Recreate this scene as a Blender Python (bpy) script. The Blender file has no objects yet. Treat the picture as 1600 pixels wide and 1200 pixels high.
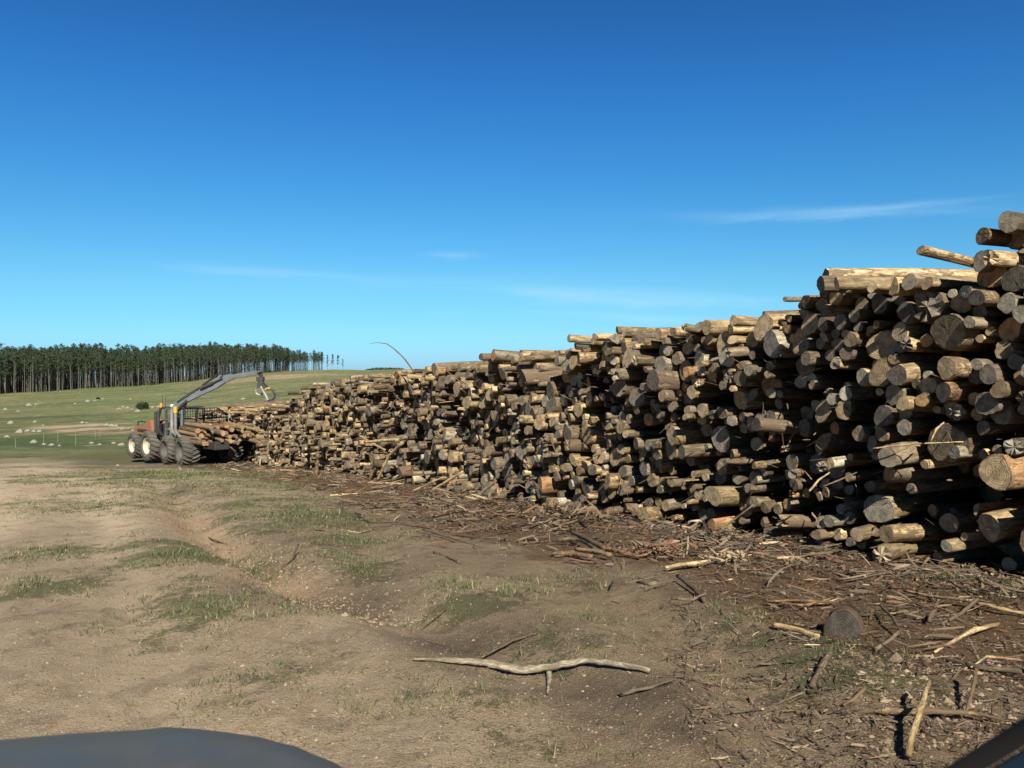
import bpy, math, random
import numpy as np
from mathutils import Vector, noise as mnoise

R = math.radians
rng = np.random.default_rng(7)
random.seed(7)
SC = bpy.context.scene
COL = SC.collection

# ------------------------------------------------------------------ camera
CAMZ = 1.8
F = 1290.0            # focal length in photo pixels (photo 1600 wide)
HY = 580.0            # photo row of the horizon
cd = bpy.data.cameras.new('camera')
cd.sensor_width = 36.0
cd.lens = F / 1600 * 36
cd.clip_start = 0.02
cd.clip_end = 20000
cam = bpy.data.objects.new('camera', cd)
COL.objects.link(cam)
cam.location = (0, 0, CAMZ)
cam.rotation_euler = (R(90) - math.atan((600 - HY) / F), 0, 0)
SC.camera = cam
cd.dof.use_dof = True
cd.dof.focus_distance = 25.0
cd.dof.aperture_fstop = 8.0

# ------------------------------------------------------------------ light
SUN_EL = 38.0
SUN_H = Vector((0.20, -0.98)).normalized()
SC.view_settings.view_transform = 'Standard'
SC.view_settings.look = 'None'
SC.view_settings.gamma = 1
SC.view_settings.exposure = 0.75
sl = bpy.data.lights.new('sun', 'SUN')
sl.energy = 4.9
sl.angle = R(0.5)
sl.color = (1.0, 0.93, 0.80)
sun = bpy.data.objects.new('sun', sl)
COL.objects.link(sun)
sdir = Vector((SUN_H.x * math.cos(R(SUN_EL)), SUN_H.y * math.cos(R(SUN_EL)), math.sin(R(SUN_EL))))
sun.rotation_euler = (-sdir).to_track_quat('-Z', 'Y').to_euler()
sun.location = (10, -30, 30)

W = bpy.data.worlds.new('World')
SC.world = W
W.use_nodes = True


class NT:
    """tiny node helper"""
    def __init__(s, tree):
        s.t = tree
        s.n = tree.nodes
        s.l = tree.links

    def node(s, typ, **kw):
        n = s.n.new(typ)
        for k, v in kw.items():
            setattr(n, k, v)
        return n

    def put(s, inp, v):
        if v is None:
            return
        if hasattr(v, 'is_linked') or hasattr(v, 'links'):
            s.l.new(v, inp)
        else:
            if hasattr(inp.default_value, '__len__') and not hasattr(v, '__len__'):
                v = (v,) * len(inp.default_value)
            if hasattr(v, '__len__') and len(inp.default_value) == 4 and len(v) == 3:
                v = (*v, 1)
            inp.default_value = v

    def m(s, op, a, b=None, c=None, clamp=False):
        n = s.node('ShaderNodeMath', operation=op, use_clamp=clamp)
        s.put(n.inputs[0], a); s.put(n.inputs[1], b)
        if c is not None:
            s.put(n.inputs[2], c)
        return n.outputs[0]

    def mix(s, f, a, b, blend='MIX', clamp=True):
        n = s.node('ShaderNodeMix', data_type='RGBA', blend_type=blend, clamp_factor=clamp)
        s.put(n.inputs[0], f); s.put(n.inputs[6], a); s.put(n.inputs[7], b)
        return n.outputs[2]

    def mixf(s, f, a, b):
        n = s.node('ShaderNodeMix', data_type='FLOAT')
        s.put(n.inputs[0], f); s.put(n.inputs[2], a); s.put(n.inputs[3], b)
        return n.outputs[0]

    def noise(s, vec, scale, detail=4, rough=0.55, dist=0.0, out='Fac'):
        n = s.node('ShaderNodeTexNoise')
        s.put(n.inputs['Vector'], vec)
        n.inputs['Scale'].default_value = scale
        n.inputs['Detail'].default_value = detail
        n.inputs['Roughness'].default_value = rough
        n.inputs['Distortion'].default_value = dist
        return n.outputs[0 if out == 'Fac' else 1]

    def voro(s, vec, scale, feature='F1', out='Distance'):
        n = s.node('ShaderNodeTexVoronoi', feature=feature)
        s.put(n.inputs['Vector'], vec)
        n.inputs['Scale'].default_value = scale
        return n.outputs[out]

    def ramp(s, f, stops, interp='LINEAR'):
        n = s.node('ShaderNodeValToRGB')
        n.color_ramp.interpolation = interp
        e = n.color_ramp.elements
        while len(e) < len(stops):
            e.new(0.5)
        for i, (p, c) in enumerate(stops):
            e[i].position = p
            e[i].color = (*c, 1) if len(c) == 3 else c
        s.put(n.inputs[0], f)
        return n.outputs[0]

    def step(s, f, lo, hi, a=0.0, b=1.0):
        n = s.node('ShaderNodeMapRange', interpolation_type='SMOOTHSTEP')
        s.put(n.inputs[0], f)
        n.inputs[1].default_value = lo; n.inputs[2].default_value = hi
        n.inputs[3].default_value = a; n.inputs[4].default_value = b
        return n.outputs[0]

    def vmul(s, v, k):
        n = s.node('ShaderNodeVectorMath', operation='MULTIPLY')
        s.put(n.inputs[0], v); s.put(n.inputs[1], k)
        return n.outputs[0]

    def vadd(s, v, k):
        n = s.node('ShaderNodeVectorMath', operation='ADD')
        s.put(n.inputs[0], v); s.put(n.inputs[1], k)
        return n.outputs[0]

    def attr(s, name, out='Color'):
        n = s.node('ShaderNodeAttribute', attribute_name=name)
        return n.outputs[out]

    def sep(s, v):
        n = s.node('ShaderNodeSeparateXYZ')
        s.put(n.inputs[0], v)
        return n.outputs

    def bump(s, h, strength=0.5, dist=0.02, normal=None):
        n = s.node('ShaderNodeBump')
        n.inputs['Strength'].default_value = strength
        n.inputs['Distance'].default_value = dist
        s.put(n.inputs['Height'], h)
        if normal is not None:
            s.put(n.inputs['Normal'], normal)
        return n.outputs[0]


def build_world():
    t = NT(W.node_tree)
    bg = W.node_tree.nodes['Background']
    sky = t.node('ShaderNodeTexSky', sky_type='NISHITA')
    sky.sun_disc = False
    sky.sun_elevation = R(SUN_EL)
    sky.sun_rotation = math.atan2(SUN_H.x, SUN_H.y)
    sky.altitude = 300
    sky.air_density = 1.0
    sky.dust_density = 0.3
    sky.ozone_density = 2.5
    tc = t.node('ShaderNodeTexCoord')
    x, y, z = t.sep(tc.outputs['Generated'])
    az = t.m('ARCTAN2', x, y)
    el = t.m('ARCSINE', z)
    # deepen the blue overhead, dimmed to cut fill light, keep the pale band low down
    g = t.ramp(t.m('MULTIPLY', el, 1.0), SKY)
    c = t.mix(1.0, sky.outputs[0], g, 'MULTIPLY')
    c = t.mix(1.0, c, t.ramp(y, [(0.0, (0.45, 0.45, 0.45)), (0.35, (1, 1, 1))]), 'MULTIPLY')  # dims the sky behind the camera, added to deepen shade on the log ends
    # thin cirrus streaks
    wob = t.noise(t.vmul(tc.outputs['Generated'], (3.0, 3.0, 16.0)), 3.0, 5, 0.6, 0.6)
    tot = None
    for px, py, wpx, hpx, sl_, st in [(1290, 335, 180, 8, 0.04, 0.22), (420, 425, 130, 7, 0.03, 0.2), (705, 399, 42, 5, 0.0, 0.2), (1060, 470, 200, 12, 0.05, 0.3),
                                      (690, 440, 250, 12, -0.02, 0.09), (1000, 497, 150, 6, 0.06, 0.28), (700, 490, 24, 4, 0, 0.16), (860, 455, 150, 8, 0.03, 0.2), (1390, 323, 110, 4, 0.0, 0.2)]:
        a0 = math.atan((px - 800) / F)
        e0 = math.atan((HY - py) / F * math.cos(a0))
        da = t.m('SUBTRACT', az, a0)
        u = t.m('DIVIDE', da, wpx / F)
        v = t.m('DIVIDE', t.m('SUBTRACT', t.m('SUBTRACT', el, e0), t.m('MULTIPLY', da, -sl_)), hpx / F)
        v = t.m('ADD', v, t.m('MULTIPLY', t.m('SUBTRACT', wob, 0.5), 3.5))
        d2 = t.m('ADD', t.m('MULTIPLY', u, u), t.m('MULTIPLY', v, v))
        k = t.m('MULTIPLY', t.m('EXPONENT', t.m('MULTIPLY', d2, -1.0)), st)
        tot = k if tot is None else t.m('ADD', tot, k)
    tot = t.m('MULTIPLY', tot, t.step(wob, 0.25, 0.75, 0.4, 1.4), clamp=True)
    c = t.mix(tot, c, (3.2, 5.0, 6.2))
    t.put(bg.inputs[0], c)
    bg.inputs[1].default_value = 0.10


SKY = [(0.0, (0.24, 0.46, 0.80)), (0.039, (0.25, 0.52, 0.80)), (0.10, (0.235, 0.53, 0.67)), (0.214, (0.150, 0.48, 0.69)), (0.322, (0.112, 0.41, 0.70)), (0.418, (0.095, 0.34, 0.61)), (0.7, (0.05, 0.19, 0.36))]
build_world()


# ------------------------------------------------------------------ noise
def _hash(ix, iy, seed):
    h = (ix.astype(np.int64) * 374761393 + iy.astype(np.int64) * 668265263 + seed * 1442695041) & 0x7fffffff
    h = (h ^ (h >> 13)) * 1274126177 & 0x7fffffff
    return ((h ^ (h >> 16)) & 0xffff) / 65535.0


def vnoise(x, y, seed=0):
    x = np.asarray(x, float); y = np.asarray(y, float)
    ix = np.floor(x); iy = np.floor(y)
    fx = x - ix; fy = y - iy
    fx = fx * fx * (3 - 2 * fx); fy = fy * fy * (3 - 2 * fy)
    a = _hash(ix, iy, seed); b = _hash(ix + 1, iy, seed)
    c = _hash(ix, iy + 1, seed); d = _hash(ix + 1, iy + 1, seed)
    return (a * (1 - fx) + b * fx) * (1 - fy) + (c * (1 - fx) + d * fx) * fy - 0.5


def fbm(x, y, seed=0, octv=4, gain=0.5):
    s = 0; a = 1.0
    for k in range(octv):
        s = s + a * vnoise(x * 2 ** k + 13.7 * k, y * 2 ** k - 7.3 * k, seed + k)
        a *= gain
    return s


# ------------------------------------------------------------------ terrain
NEAR = ([0, 5, 8, 10.4, 14, 19.6, 29, 33.7, 40], [-1.8, -1.86, -2.0, -2.2, -2.5, -2.82, -3.5, -3.95, -4.4])
FARP = {-200: ([60, 100, 200, 317, 600, 3000], [-5.2, -6.5, -8.6, -9.3, -9.3, -20]),
        0: ([60, 100, 200, 317, 600, 3000], [-5.2, -6.4, -8.4, -9.0, -9.0, -20]),
        250: ([60, 100, 200, 375, 600, 3000], [-4.95, -5.6, -6.8, -6.3, -5.0, -30]),
        420: ([60, 100, 200, 350, 543, 700, 3000], [-4.7, -4.9, -4.2, -2.6, -1.0, -0.4, -30]),
        510: ([60, 100, 200, 400, 790, 1000, 3000], [-4.5, -4.2, -3.0, -1.0, 1.0, 0.6, -30]),
        700: ([60, 100, 200, 400, 790, 1000, 3000], [-4.6, -4.2, -3.0, -1.0, 1.2, 0.7, -30])}
_pxs = sorted(FARP)
_az = [math.atan((p - 800) / F) for p in _pxs]
_ld = np.log(np.concatenate([[0.01, 1.0], np.geomspace(2, 3000, 300)]))
_tab = []
for p in _pxs:
    fd, fh = FARP[p]
    ds = np.array(NEAR[0] + fd, float); hs = np.array(NEAR[1] + fh, float)
    _tab.append(np.interp(np.exp(_ld), ds, hs))
_tab = np.array(_tab)
for _ in range(5):      # soften the kinks of the profile
    _tab[:, 1:-1] = (_tab[:, :-2] + 2 * _tab[:, 1:-1] + _tab[:, 2:]) / 4


def base_h(x, y):
    x = np.asarray(x, float); y = np.asarray(y, float)
    d = np.hypot(x, y) + 1e-6
    yf = np.maximum(y, 0.15 * d)          # profiles are given by forward depth
    dd = np.where(y > 0.15 * d, yf, d)
    dd = np.where(y < 0, np.minimum(dd, 6), dd)
    az = np.arctan2(x, np.where(y > 0, y, 1e-3 + 0 * y))
    az = np.clip(az, _az[0], _az[-1])
    ai = np.interp(az, _az, np.arange(len(_az)))
    di = np.interp(np.log(np.maximum(dd, 0.011)), _ld, np.arange(len(_ld)))
    a0 = np.clip(np.floor(ai).astype(int), 0, len(_az) - 2); fa = ai - a0
    d0 = np.clip(np.floor(di).astype(int), 0, len(_ld) - 2); fd = di - d0
    T = _tab
    return ((T[a0, d0] * (1 - fa) + T[a0 + 1, d0] * fa) * (1 - fd) + (T[a0, d0 + 1] * (1 - fa) + T[a0 + 1, d0 + 1] * fa) * fd)


def G0(px, py):
    """point of the smooth ground seen at a photo pixel (x, y)"""
    k = (py - HY) / F
    lo, hi = 1.0, 900.0
    u = (px - 800) / F
    for _ in range(50):
        mid = math.sqrt(lo * hi)
        h = float(base_h(u * mid, mid))
        if -h / mid > k:
            lo = mid
        else:
            hi = mid
    d = math.sqrt(lo * hi)
    return u * d, d


def seg_dist(x, y, pts):
    """distance to a polyline, signed side of nearest piece, and parameter 0..1"""
    best = np.full(np.shape(x), 1e9); side = np.zeros(np.shape(x)); par = np.zeros(np.shape(x))
    n = len(pts) - 1
    for i in range(n):
        ax, ay = pts[i]; bx, by = pts[i + 1]
        dx, dy = bx - ax, by - ay
        L2 = dx * dx + dy * dy
        t = np.clip(((x - ax) * dx + (y - ay) * dy) / L2, 0, 1)
        qx, qy = x - ax - t * dx, y - ay - t * dy
        d = np.hypot(qx, qy)
        m = d < best
        best = np.where(m, d, best)
        side = np.where(m, np.sign(dx * qy - dy * qx), side)
        par = np.where(m, (i + t) / n, par)
    return best, side, par


GULLY = [G0(*p) for p in [(235, 752), (285, 790), (335, 835), (390, 868), (450, 905), (545, 942), (600, 965)]]
RUT1 = [G0(*p) for p in [(560, 800), (590, 870), (600, 930), (720, 1000), (900, 1080), (960, 1190)]]
RUT2 = [G0(*p) for p in [(850, 900), (1000, 960), (1150, 1040), (1250, 1150), (1290, 1260)]]
ROAD = [[G0(*p) for p in q] for q in ([(30, 724), (110, 745), (170, 800), (195, 870), (215, 960), (240, 1080), (280, 1260)], [(-60, 722), (-20, 745), (-5, 800), (-60, 900), (-130, 1050)], [(-10, 719), (60, 722), (30, 716)])]
# pile face: line from A along T, outward normal N (towards the camera side)
PT = Vector((-0.489, 0.872)); PN = Vector((-0.872, -0.489))
PA = Vector((7.1, 4.25))


def face_sn(x, y):
    qx = x - PA.x; qy = y - PA.y
    return qx * PT.x + qy * PT.y, qx * PN.x + qy * PN.y


def height(x, y):
    x = np.asarray(x, float); y = np.asarray(y, float)
    d = np.hypot(x, y)
    h = base_h(x, y)
    near = np.clip(1 - d / 60, 0, 1)
    # gully with a steep stony bank on the pile side
    g, sd, pr = seg_dist(x, y, GULLY)
    env = np.sin(np.clip(pr, 0.02, 0.98) * math.pi) ** 0.6
    wob = 1 + 0.6 * vnoise(x * 1.3, y * 1.3, 41)
    right = sd < 0
    prof = np.where(right, -0.22 * np.exp(-(g / (0.30 * wob)) ** 2) + 0.13 * np.exp(-((g - 1.0) / 0.5) ** 2), -0.20 * np.exp(-(g / (0.36 * wob)) ** 2))
    h = h + prof * env * wob
    for rut, w, dep in ((RUT1, 0.32, 0.07), (RUT2, 0.3, 0.08)):
        g, sd, pr = seg_dist(x, y, rut)
        env = np.sin(np.clip(pr, 0.02, 0.98) * math.pi) ** 0.5
        h = h + env * (-dep * np.exp(-(g / w) ** 2) + dep * 0.6 * np.exp(-((g - 0.6) / 0.25) ** 2))
    rough = 0.03; flat = 1.0
    for rt in ROAD:
        g, sd, pr = seg_dist(x, y, rt)
        k = np.exp(-(g / 0.38) ** 2)
        h = h - 0.045 * k * near
        rough = rough * (1 - 0.5 * k)
        flat = flat * (1 - 0.8 * np.exp(-(g / 1.7) ** 2))
    s, n = face_sn(x, y)
    lit = np.clip(1 - np.abs(n - 1.4) / 2.6, 0, 1) * np.clip((52 - s) / 3, 0, 1) * near
    h = h + lit * (0.03 + 0.13 * fbm(x * 0.9, y * 0.9, 5, 3))
    h = h + near * (0.038 * flat * fbm(x * 0.35, y * 0.35, 3, 3) + 0.012 * fbm(x * 8.5, y * 8.5, 17, 3, 0.6) * np.clip(1.3 - d / 14, 0, 1) + rough * fbm(x * 2.2, y * 2.2, 9, 5, 0.6))
    h = h + np.clip(d / 80, 0, 6) * 0.22 * fbm(x * 0.03, y * 0.03, 21, 4)
    return h


def hz(x, y):
    return float(height(x, y)) + CAMZ


def G(px, py, lift=0.0):
    x, y = G0(px, py)
    k = (py - HY) / F; u = (px - 800) / F; d = y
    for _ in range(14):                       # settle on the uneven surface
        d = 0.5 * d + 0.5 * min(1.5 * y, max(0.6 * y, -float(height(u * d, d)) / k))
    x, y = u * d, d
    return Vector((x, y, hz(x, y) + lift))


def P(px, py, d):
    """point at forward depth d seen at a photo pixel"""
    return Vector(((px - 800) / F * d, d, CAMZ + (HY - py) / F * d))


# ------------------------------------------------------------------ mesh helpers
def tag(o, label=None, cat=None, group=None, kind=None):
    if label: o['label'] = label
    if cat: o['category'] = cat
    if group: o['group'] = group
    if kind: o['kind'] = kind
    return o


def link(name, me, parent=None, loc=(0, 0, 0)):
    o = bpy.data.objects.new(name, me)
    COL.objects.link(o)
    o.location = loc
    if parent is not None:
        o.parent = parent
    return o


def empty(name, loc):
    o = bpy.data.objects.new(name, None)
    COL.objects.link(o)
    o.location = loc
    o.empty_display_size = 0.3
    return o


def np_mesh(name, V, quads=None, tris=None, mats=(), mq=None, mt=None, attrs=None, smooth=False):
    V = np.asarray(V, dtype=np.float32)
    me = bpy.data.meshes.new(name)
    q = np.zeros((0, 4), np.int32) if quads is None or len(quads) == 0 else np.asarray(quads, np.int32)
    t = np.zeros((0, 3), np.int32) if tris is None or len(tris) == 0 else np.asarray(tris, np.int32)
    me.vertices.add(len(V))
    me.vertices.foreach_set('co', V.ravel())
    nl = q.size + t.size
    me.loops.add(nl)
    me.loops.foreach_set('vertex_index', np.concatenate([q.ravel(), t.ravel()]).astype(np.int32))
    me.polygons.add(len(q) + len(t))
    ls = np.concatenate([np.arange(len(q)) * 4, q.size + np.arange(len(t)) * 3]).astype(np.int32)
    me.polygons.foreach_set('loop_start', ls)
    for m in mats:
        me.materials.append(m)
    if mq is not None or mt is not None:
        mi = np.concatenate([np.zeros(len(q), np.int32) if mq is None else np.asarray(mq, np.int32), np.zeros(len(t), np.int32) if mt is None else np.asarray(mt, np.int32)])
        me.polygons.foreach_set('material_index', mi)
    sm = np.full(len(q) + len(t), bool(smooth)) if not hasattr(smooth, '__len__') else np.asarray(smooth, bool)
    me.polygons.foreach_set('use_smooth', sm)
    for an, (typ, data) in (attrs or {}).items():
        a = me.attributes.new(an, typ, 'POINT')
        a.data.foreach_set('value' if typ == 'FLOAT' else ('vector' if typ == 'FLOAT_VECTOR' else 'color'), np.asarray(data, np.float32).ravel())
    me.update(calc_edges=True)
    me.validate()
    return me


class MB:
    """collects simple solids, then links them as one mesh"""
    def __init__(s):
        s.V = []; s.F = []

    def add(s, vs, fs):
        b = len(s.V)
        s.V += [tuple(v) for v in vs]
        s.F += [tuple(i + b for i in f) for f in fs]

    def box(s, c, ax, ay, az, bev=0.0):
        c = Vector(c); ax, ay, az = Vector(ax), Vector(ay), Vector(az)
        vs = []
        if bev <= 0:
            for k in (-1, 1):
                for (i, j) in ((-1, -1), (1, -1), (1, 1), (-1, 1)):
                    vs.append(c + ax * i + ay * j + az * k)
            s.add(vs, [(3, 2, 1, 0), (4, 5, 6, 7), (0, 1, 5, 4), (1, 2, 6, 5), (2, 3, 7, 6), (3, 0, 4, 7)])
            return
        bx = 1 - bev / ax.length; by = 1 - bev / ay.length; bz = 1 - bev / az.length
        rings = []
        for k, e in ((-1, 1), (-bz, 0), (bz, 0), (1, 1)):
            ring = []
            fx, fy = (bx, by) if e else (1, 1)
            for (i, j) in ((-fx, -fy * by), (-fx * bx, -fy), (fx * bx, -fy), (fx, -fy * by), (fx, fy * by), (fx * bx, fy), (-fx * bx, fy), (-fx, fy * by)):
                ring.append(c + ax * i + ay * j + az * k)
            rings.append(ring)
        for r_ in rings: vs += r_
        fs = []
        for k in range(3):
            for i in range(8):
                j = (i + 1) % 8
                fs.append((k * 8 + i, k * 8 + j, k * 8 + 8 + j, k * 8 + 8 + i))
        fs.append(tuple(range(7, -1, -1))); fs.append(tuple(range(24, 32)))
        s.add(vs, fs)

    def tube(s, pts, rad, seg=8, flat=1.0):
        pts = [Vector(p) for p in pts]
        if not hasattr(rad, '__len__'): rad = [rad] * len(pts)
        up = Vector((0, 0, 1))
        vs = []; n = len(pts)
        for i, p in enumerate(pts):
            d = (pts[min(i + 1, n - 1)] - pts[max(i - 1, 0)]).normalized()
            a = d.cross(up)
            if a.length < 0.05: a = d.cross(Vector((0, 1, 0)))
            a.normalize(); b = a.cross(d)
            for k in range(seg):
                t = 2 * math.pi * k / seg
                vs.append(p + a * (math.cos(t) * rad[i]) + b * (math.sin(t) * rad[i] * flat))
        fs = []
        for i in range(n - 1):
            for k in range(seg):
                l = (k + 1) % seg
                fs.append((i * seg + k, i * seg + l, i * seg + seg + l, i * seg + seg + k))
        fs.append(tuple(range(seg - 1, -1, -1))); fs.append(tuple(range((n - 1) * seg, n * seg)))
        s.add(vs, fs)

    def prism(s, prof, off):
        """closed polygon of 3D points extruded both ways by vector off"""
        off = Vector(off); n = len(prof)
        vs = [Vector(p) - off for p in prof] + [Vector(p) + off for p in prof]
        fs = [tuple(range(n)), tuple(range(2 * n - 1, n - 1, -1))]
        for i in range(n):
            j = (i + 1) % n
            fs.append((j, i, i + n, j + n))
        s.add(vs, fs)

    def lathe(s, c, axis, prof, seg=28):
        """prof: (offset along axis, radius)"""
        c = Vector(c); axis = Vector(axis).normalized()
        a = axis.cross(Vector((0, 0, 1))).normalized(); b = a.cross(axis)
        vs = []
        for o, r_ in prof:
            for k in range(seg):
                t = 2 * math.pi * k / seg
                vs.append(c + axis * o + (a * math.cos(t) + b * math.sin(t)) * r_)
        fs = []
        for i in range(len(prof) - 1):
            for k in range(seg):
                l = (k + 1) % seg
                fs.append((i * seg + k, i * seg + l, i * seg + seg + l, i * seg + seg + k))
        s.add(vs, fs)

    def build(s, name, mat, parent=None, loc=None, smooth=False, autos=None):
        base = Vector((0, 0, 0))
        if parent is not None: base = Vector(parent['_w']) if '_w' in parent else parent.location
        if loc is not None: base = Vector(loc)
        me = bpy.data.meshes.new(name)
        me.from_pydata([tuple(Vector(v) - base) for v in s.V], [], s.F)
        me.materials.append(mat)
        me.update()
        if smooth:
            me.polygons.foreach_set('use_smooth', [True] * len(me.polygons))
            if autos is not None:
                me.set_sharp_from_angle(angle=R(autos))
        o = bpy.data.objects.new(name, me)
        COL.objects.link(o)
        if parent is not None:
            o.parent = parent
        else:
            o.location = base
        return o


# ------------------------------------------------------------------ materials
def mat(name, fn):
    m = bpy.data.materials.new(name)
    m.use_nodes = True
    t = NT(m.node_tree)
    b = m.node_tree.nodes['Principled BSDF']
    fn(t, b)
    return m


def simple(name, col, rough=0.6, metal=0.0, var=0.25, scale=6.0, bump=0.15, dirt=None, dirt_amt=0.4):
    def f(t, b):
        tc = t.node('ShaderNodeTexCoord').outputs['Object']
        n = t.noise(tc, scale, 5, 0.6)
        c = t.mix(n, [k * (1 - var) for k in col], [min(1, k * (1 + var)) for k in col])
        if dirt:
            d = t.noise(tc, scale * 0.4, 4, 0.65)
            c = t.mix(t.m('MULTIPLY', t.step(d, 0.42, 0.62), dirt_amt), c, dirt)
        t.put(b.inputs['Base Color'], c)
        b.inputs['Roughness'].default_value = rough
        b.inputs['Metallic'].default_value = metal
        if bump:
            t.put(b.inputs['Normal'], t.bump(n, bump, 0.01))
    return mat(name, f)


def m_ground(t, b):
    geo = t.node('ShaderNodeNewGeometry').outputs['Position']
    a = t.sep(t.attr('mask', 'Vector'))          # x grass, y litter, z pale road/gravel
    a2 = t.sep(t.attr('mask2', 'Vector'))        # x far field, y stony bank, z darker patches
    n1 = t.noise(geo, 0.9, 5, 0.6)
    n2 = t.noise(geo, 7.0, 5, 0.65)
    n3 = t.noise(geo, 45.0, 4, 0.7)
    n4 = t.noise(geo, 160.0, 3, 0.7)
    dirt = t.mix(t.step(n1, 0.35, 0.65), (0.225, 0.168, 0.105), (0.30, 0.23, 0.147))
    dirt = t.mix(t.step(n2, 0.40, 0.70, 0.0, 0.5), dirt, (0.145, 0.108, 0.068))
    dirt = t.mix(t.m('MULTIPLY', a[2], t.step(n1, 0.3, 0.7, 0.5, 1.0)), dirt, (0.50, 0.395, 0.27))
    # small pale stones and dark specks pressed into the soil
    v = t.node('ShaderNodeTexVoronoi', feature='F1')
    t.put(v.inputs['Vector'], geo); v.inputs['Scale'].default_value = 26
    cellr = t.sep(v.outputs['Color'])
    st = t.m('MULTIPLY', t.step(v.outputs['Distance'], 0.16, 0.28, 1, 0), t.step(cellr[0], 0.72, 0.78))
    dirt = t.mix(t.m('MULTIPLY', st, 0.7), dirt, t.mix(cellr[1], (0.22, 0.15, 0.10), (0.50, 0.42, 0.33)))
    v2 = t.node('ShaderNodeTexVoronoi', feature='F1')
    t.put(v2.inputs['Vector'], geo); v2.inputs['Scale'].default_value = 70
    c2 = t.sep(v2.outputs['Color'])
    st2 = t.m('MULTIPLY', t.step(v2.outputs['Distance'], 0.2, 0.38, 1, 0), t.step(c2[0], 0.45, 0.5))
    dirt = t.mix(t.m('MULTIPLY', st2, 0.75), dirt, t.mix(c2[1], (0.09, 0.06, 0.04), (0.46, 0.36, 0.25)))
    n5 = t.noise(geo, 2.6, 6, 0.7, 0.4)
    dirt = t.mix(t.step(n5, 0.50, 0.66, 0, 0.55), dirt, (0.125, 0.090, 0.056))
    dirt = t.mix(t.step(n5, 0.46, 0.34, 0, 0.4), dirt, (0.33, 0.25, 0.16))
    dirt = t.mix(t.step(n4, 0.54, 0.66, 0, 0.6), dirt, (0.085, 0.062, 0.04))
    n6 = t.noise(geo, 95.0, 3, 0.7)
    dirt = t.mix(t.step(n6, 0.55, 0.64, 0, 0.55), dirt, (0.36, 0.28, 0.19))
    dirt = t.mix(t.step(n6, 0.43, 0.36, 0, 0.45), dirt, (0.09, 0.066, 0.042))
    dirt = t.mix(t.m('MULTIPLY', a[2], t.step(n5, 0.62, 0.42, 0.35, 0.8)), dirt, t.mix(n6, (0.36, 0.28, 0.185), (0.56, 0.45, 0.31)))
    # stony bank
    bank = t.mix(t.step(n3, 0.35, 0.6), (0.24, 0.15, 0.09), (0.46, 0.33, 0.21))
    dirt = t.mix(t.m('MULTIPLY', a2[1], t.step(n2, 0.3, 0.6, 0.3, 1.0)), dirt, bank)
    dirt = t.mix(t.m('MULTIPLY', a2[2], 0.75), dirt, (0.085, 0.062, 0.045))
    # litter
    ge = t.vmul(geo, (1.0, 1.0, 1.0))
    rot = t.node('ShaderNodeMapping'); rot.inputs['Rotation'].default_value = (0, 0, 0.4)
    rot.inputs['Scale'].default_value = (1, 4, 1)
    t.put(rot.inputs[0], ge)
    ln = t.noise(rot.outputs[0], 22.0, 5, 0.75, 1.5)
    lit = t.ramp(ln, [(0.30, (0.035, 0.022, 0.013)), (0.46, (0.12, 0.072, 0.04)), (0.56, (0.20, 0.125, 0.07)), (0.70, (0.38, 0.27, 0.16))])
    dirt = t.mix(t.step(t.m('ADD', a[1], t.m('MULTIPLY', t.m('SUBTRACT', n2, 0.5), 1.2)), 0.3, 0.7), dirt, lit)
    # grass
    gn = t.noise(geo, 60.0, 4, 0.8, 0.5)
    gr = t.ramp(gn, [(0.3, (0.070, 0.078, 0.035)), (0.5, (0.118, 0.130, 0.055)), (0.72, (0.21, 0.19, 0.10))])
    gm = t.m('MULTIPLY', 0.85, t.step(t.m('ADD', a[0], t.m('ADD', t.m('MULTIPLY', t.m('SUBTRACT', n2, 0.5), 2.2), t.m('MULTIPLY', t.m('SUBTRACT', n3, 0.5), 1.8))), 0.42, 0.90))
    near = t.mix(gm, dirt, gr)
    # far field: rough pasture with tan and brown streaks
    mp = t.node('ShaderNodeMapping'); mp.inputs['Scale'].default_value = (0.35, 1.0, 1)
    mp.inputs['Rotation'].default_value = (0, 0, 0.15)
    t.put(mp.inputs[0], geo)
    f1 = t.noise(mp.outputs[0], 0.05, 6, 0.65, 0.8)
    f2 = t.noise(geo, 0.6, 6, 0.7)
    f3 = t.noise(mp.outputs[0], 0.16, 5, 0.7)
    far = t.ramp(f1, [(0.36, (0.075, 0.112, 0.036)), (0.46, (0.135, 0.165, 0.060)), (0.54, (0.20, 0.20, 0.085)), (0.63, (0.15, 0.125, 0.064))])
    far = t.mix(t.step(f3, 0.53, 0.60, 0, 0.75), far, (0.10, 0.078, 0.045))
    far = t.mix(t.step(f3, 0.45, 0.36, 0, 0.6), far, (0.115, 0.150, 0.045))
    far = t.mix(t.step(f2, 0.53, 0.66, 0, 0.65), far, (0.34, 0.30, 0.17))
    far = t.mix(t.step(f2, 0.47, 0.36, 0, 0.6), far, (0.06, 0.08, 0.03))
    far = t.mix(a[2], far, t.mix(f2, (0.34, 0.24, 0.15), (0.44, 0.33, 0.22)))
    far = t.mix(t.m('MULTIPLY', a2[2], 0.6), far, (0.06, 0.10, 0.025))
    c = t.mix(a2[0], near, far)
    t.put(b.inputs['Base Color'], c)
    b.inputs['Roughness'].default_value = 0.95
    b.inputs['Specular IOR Level'].default_value = 0.2
    h = t.m('ADD', t.m('MULTIPLY', n3, 0.5), t.m('ADD', t.m('MULTIPLY', n2, 0.9), t.m('MULTIPLY', n4, 0.18)))
    h = t.m('ADD', h, t.m('MULTIPLY', st, 0.35))
    h = t.m('ADD', h, t.m('MULTIPLY', n6, 0.55))
    h = t.m('ADD', h, t.m('MULTIPLY', st2, 0.15))
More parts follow.
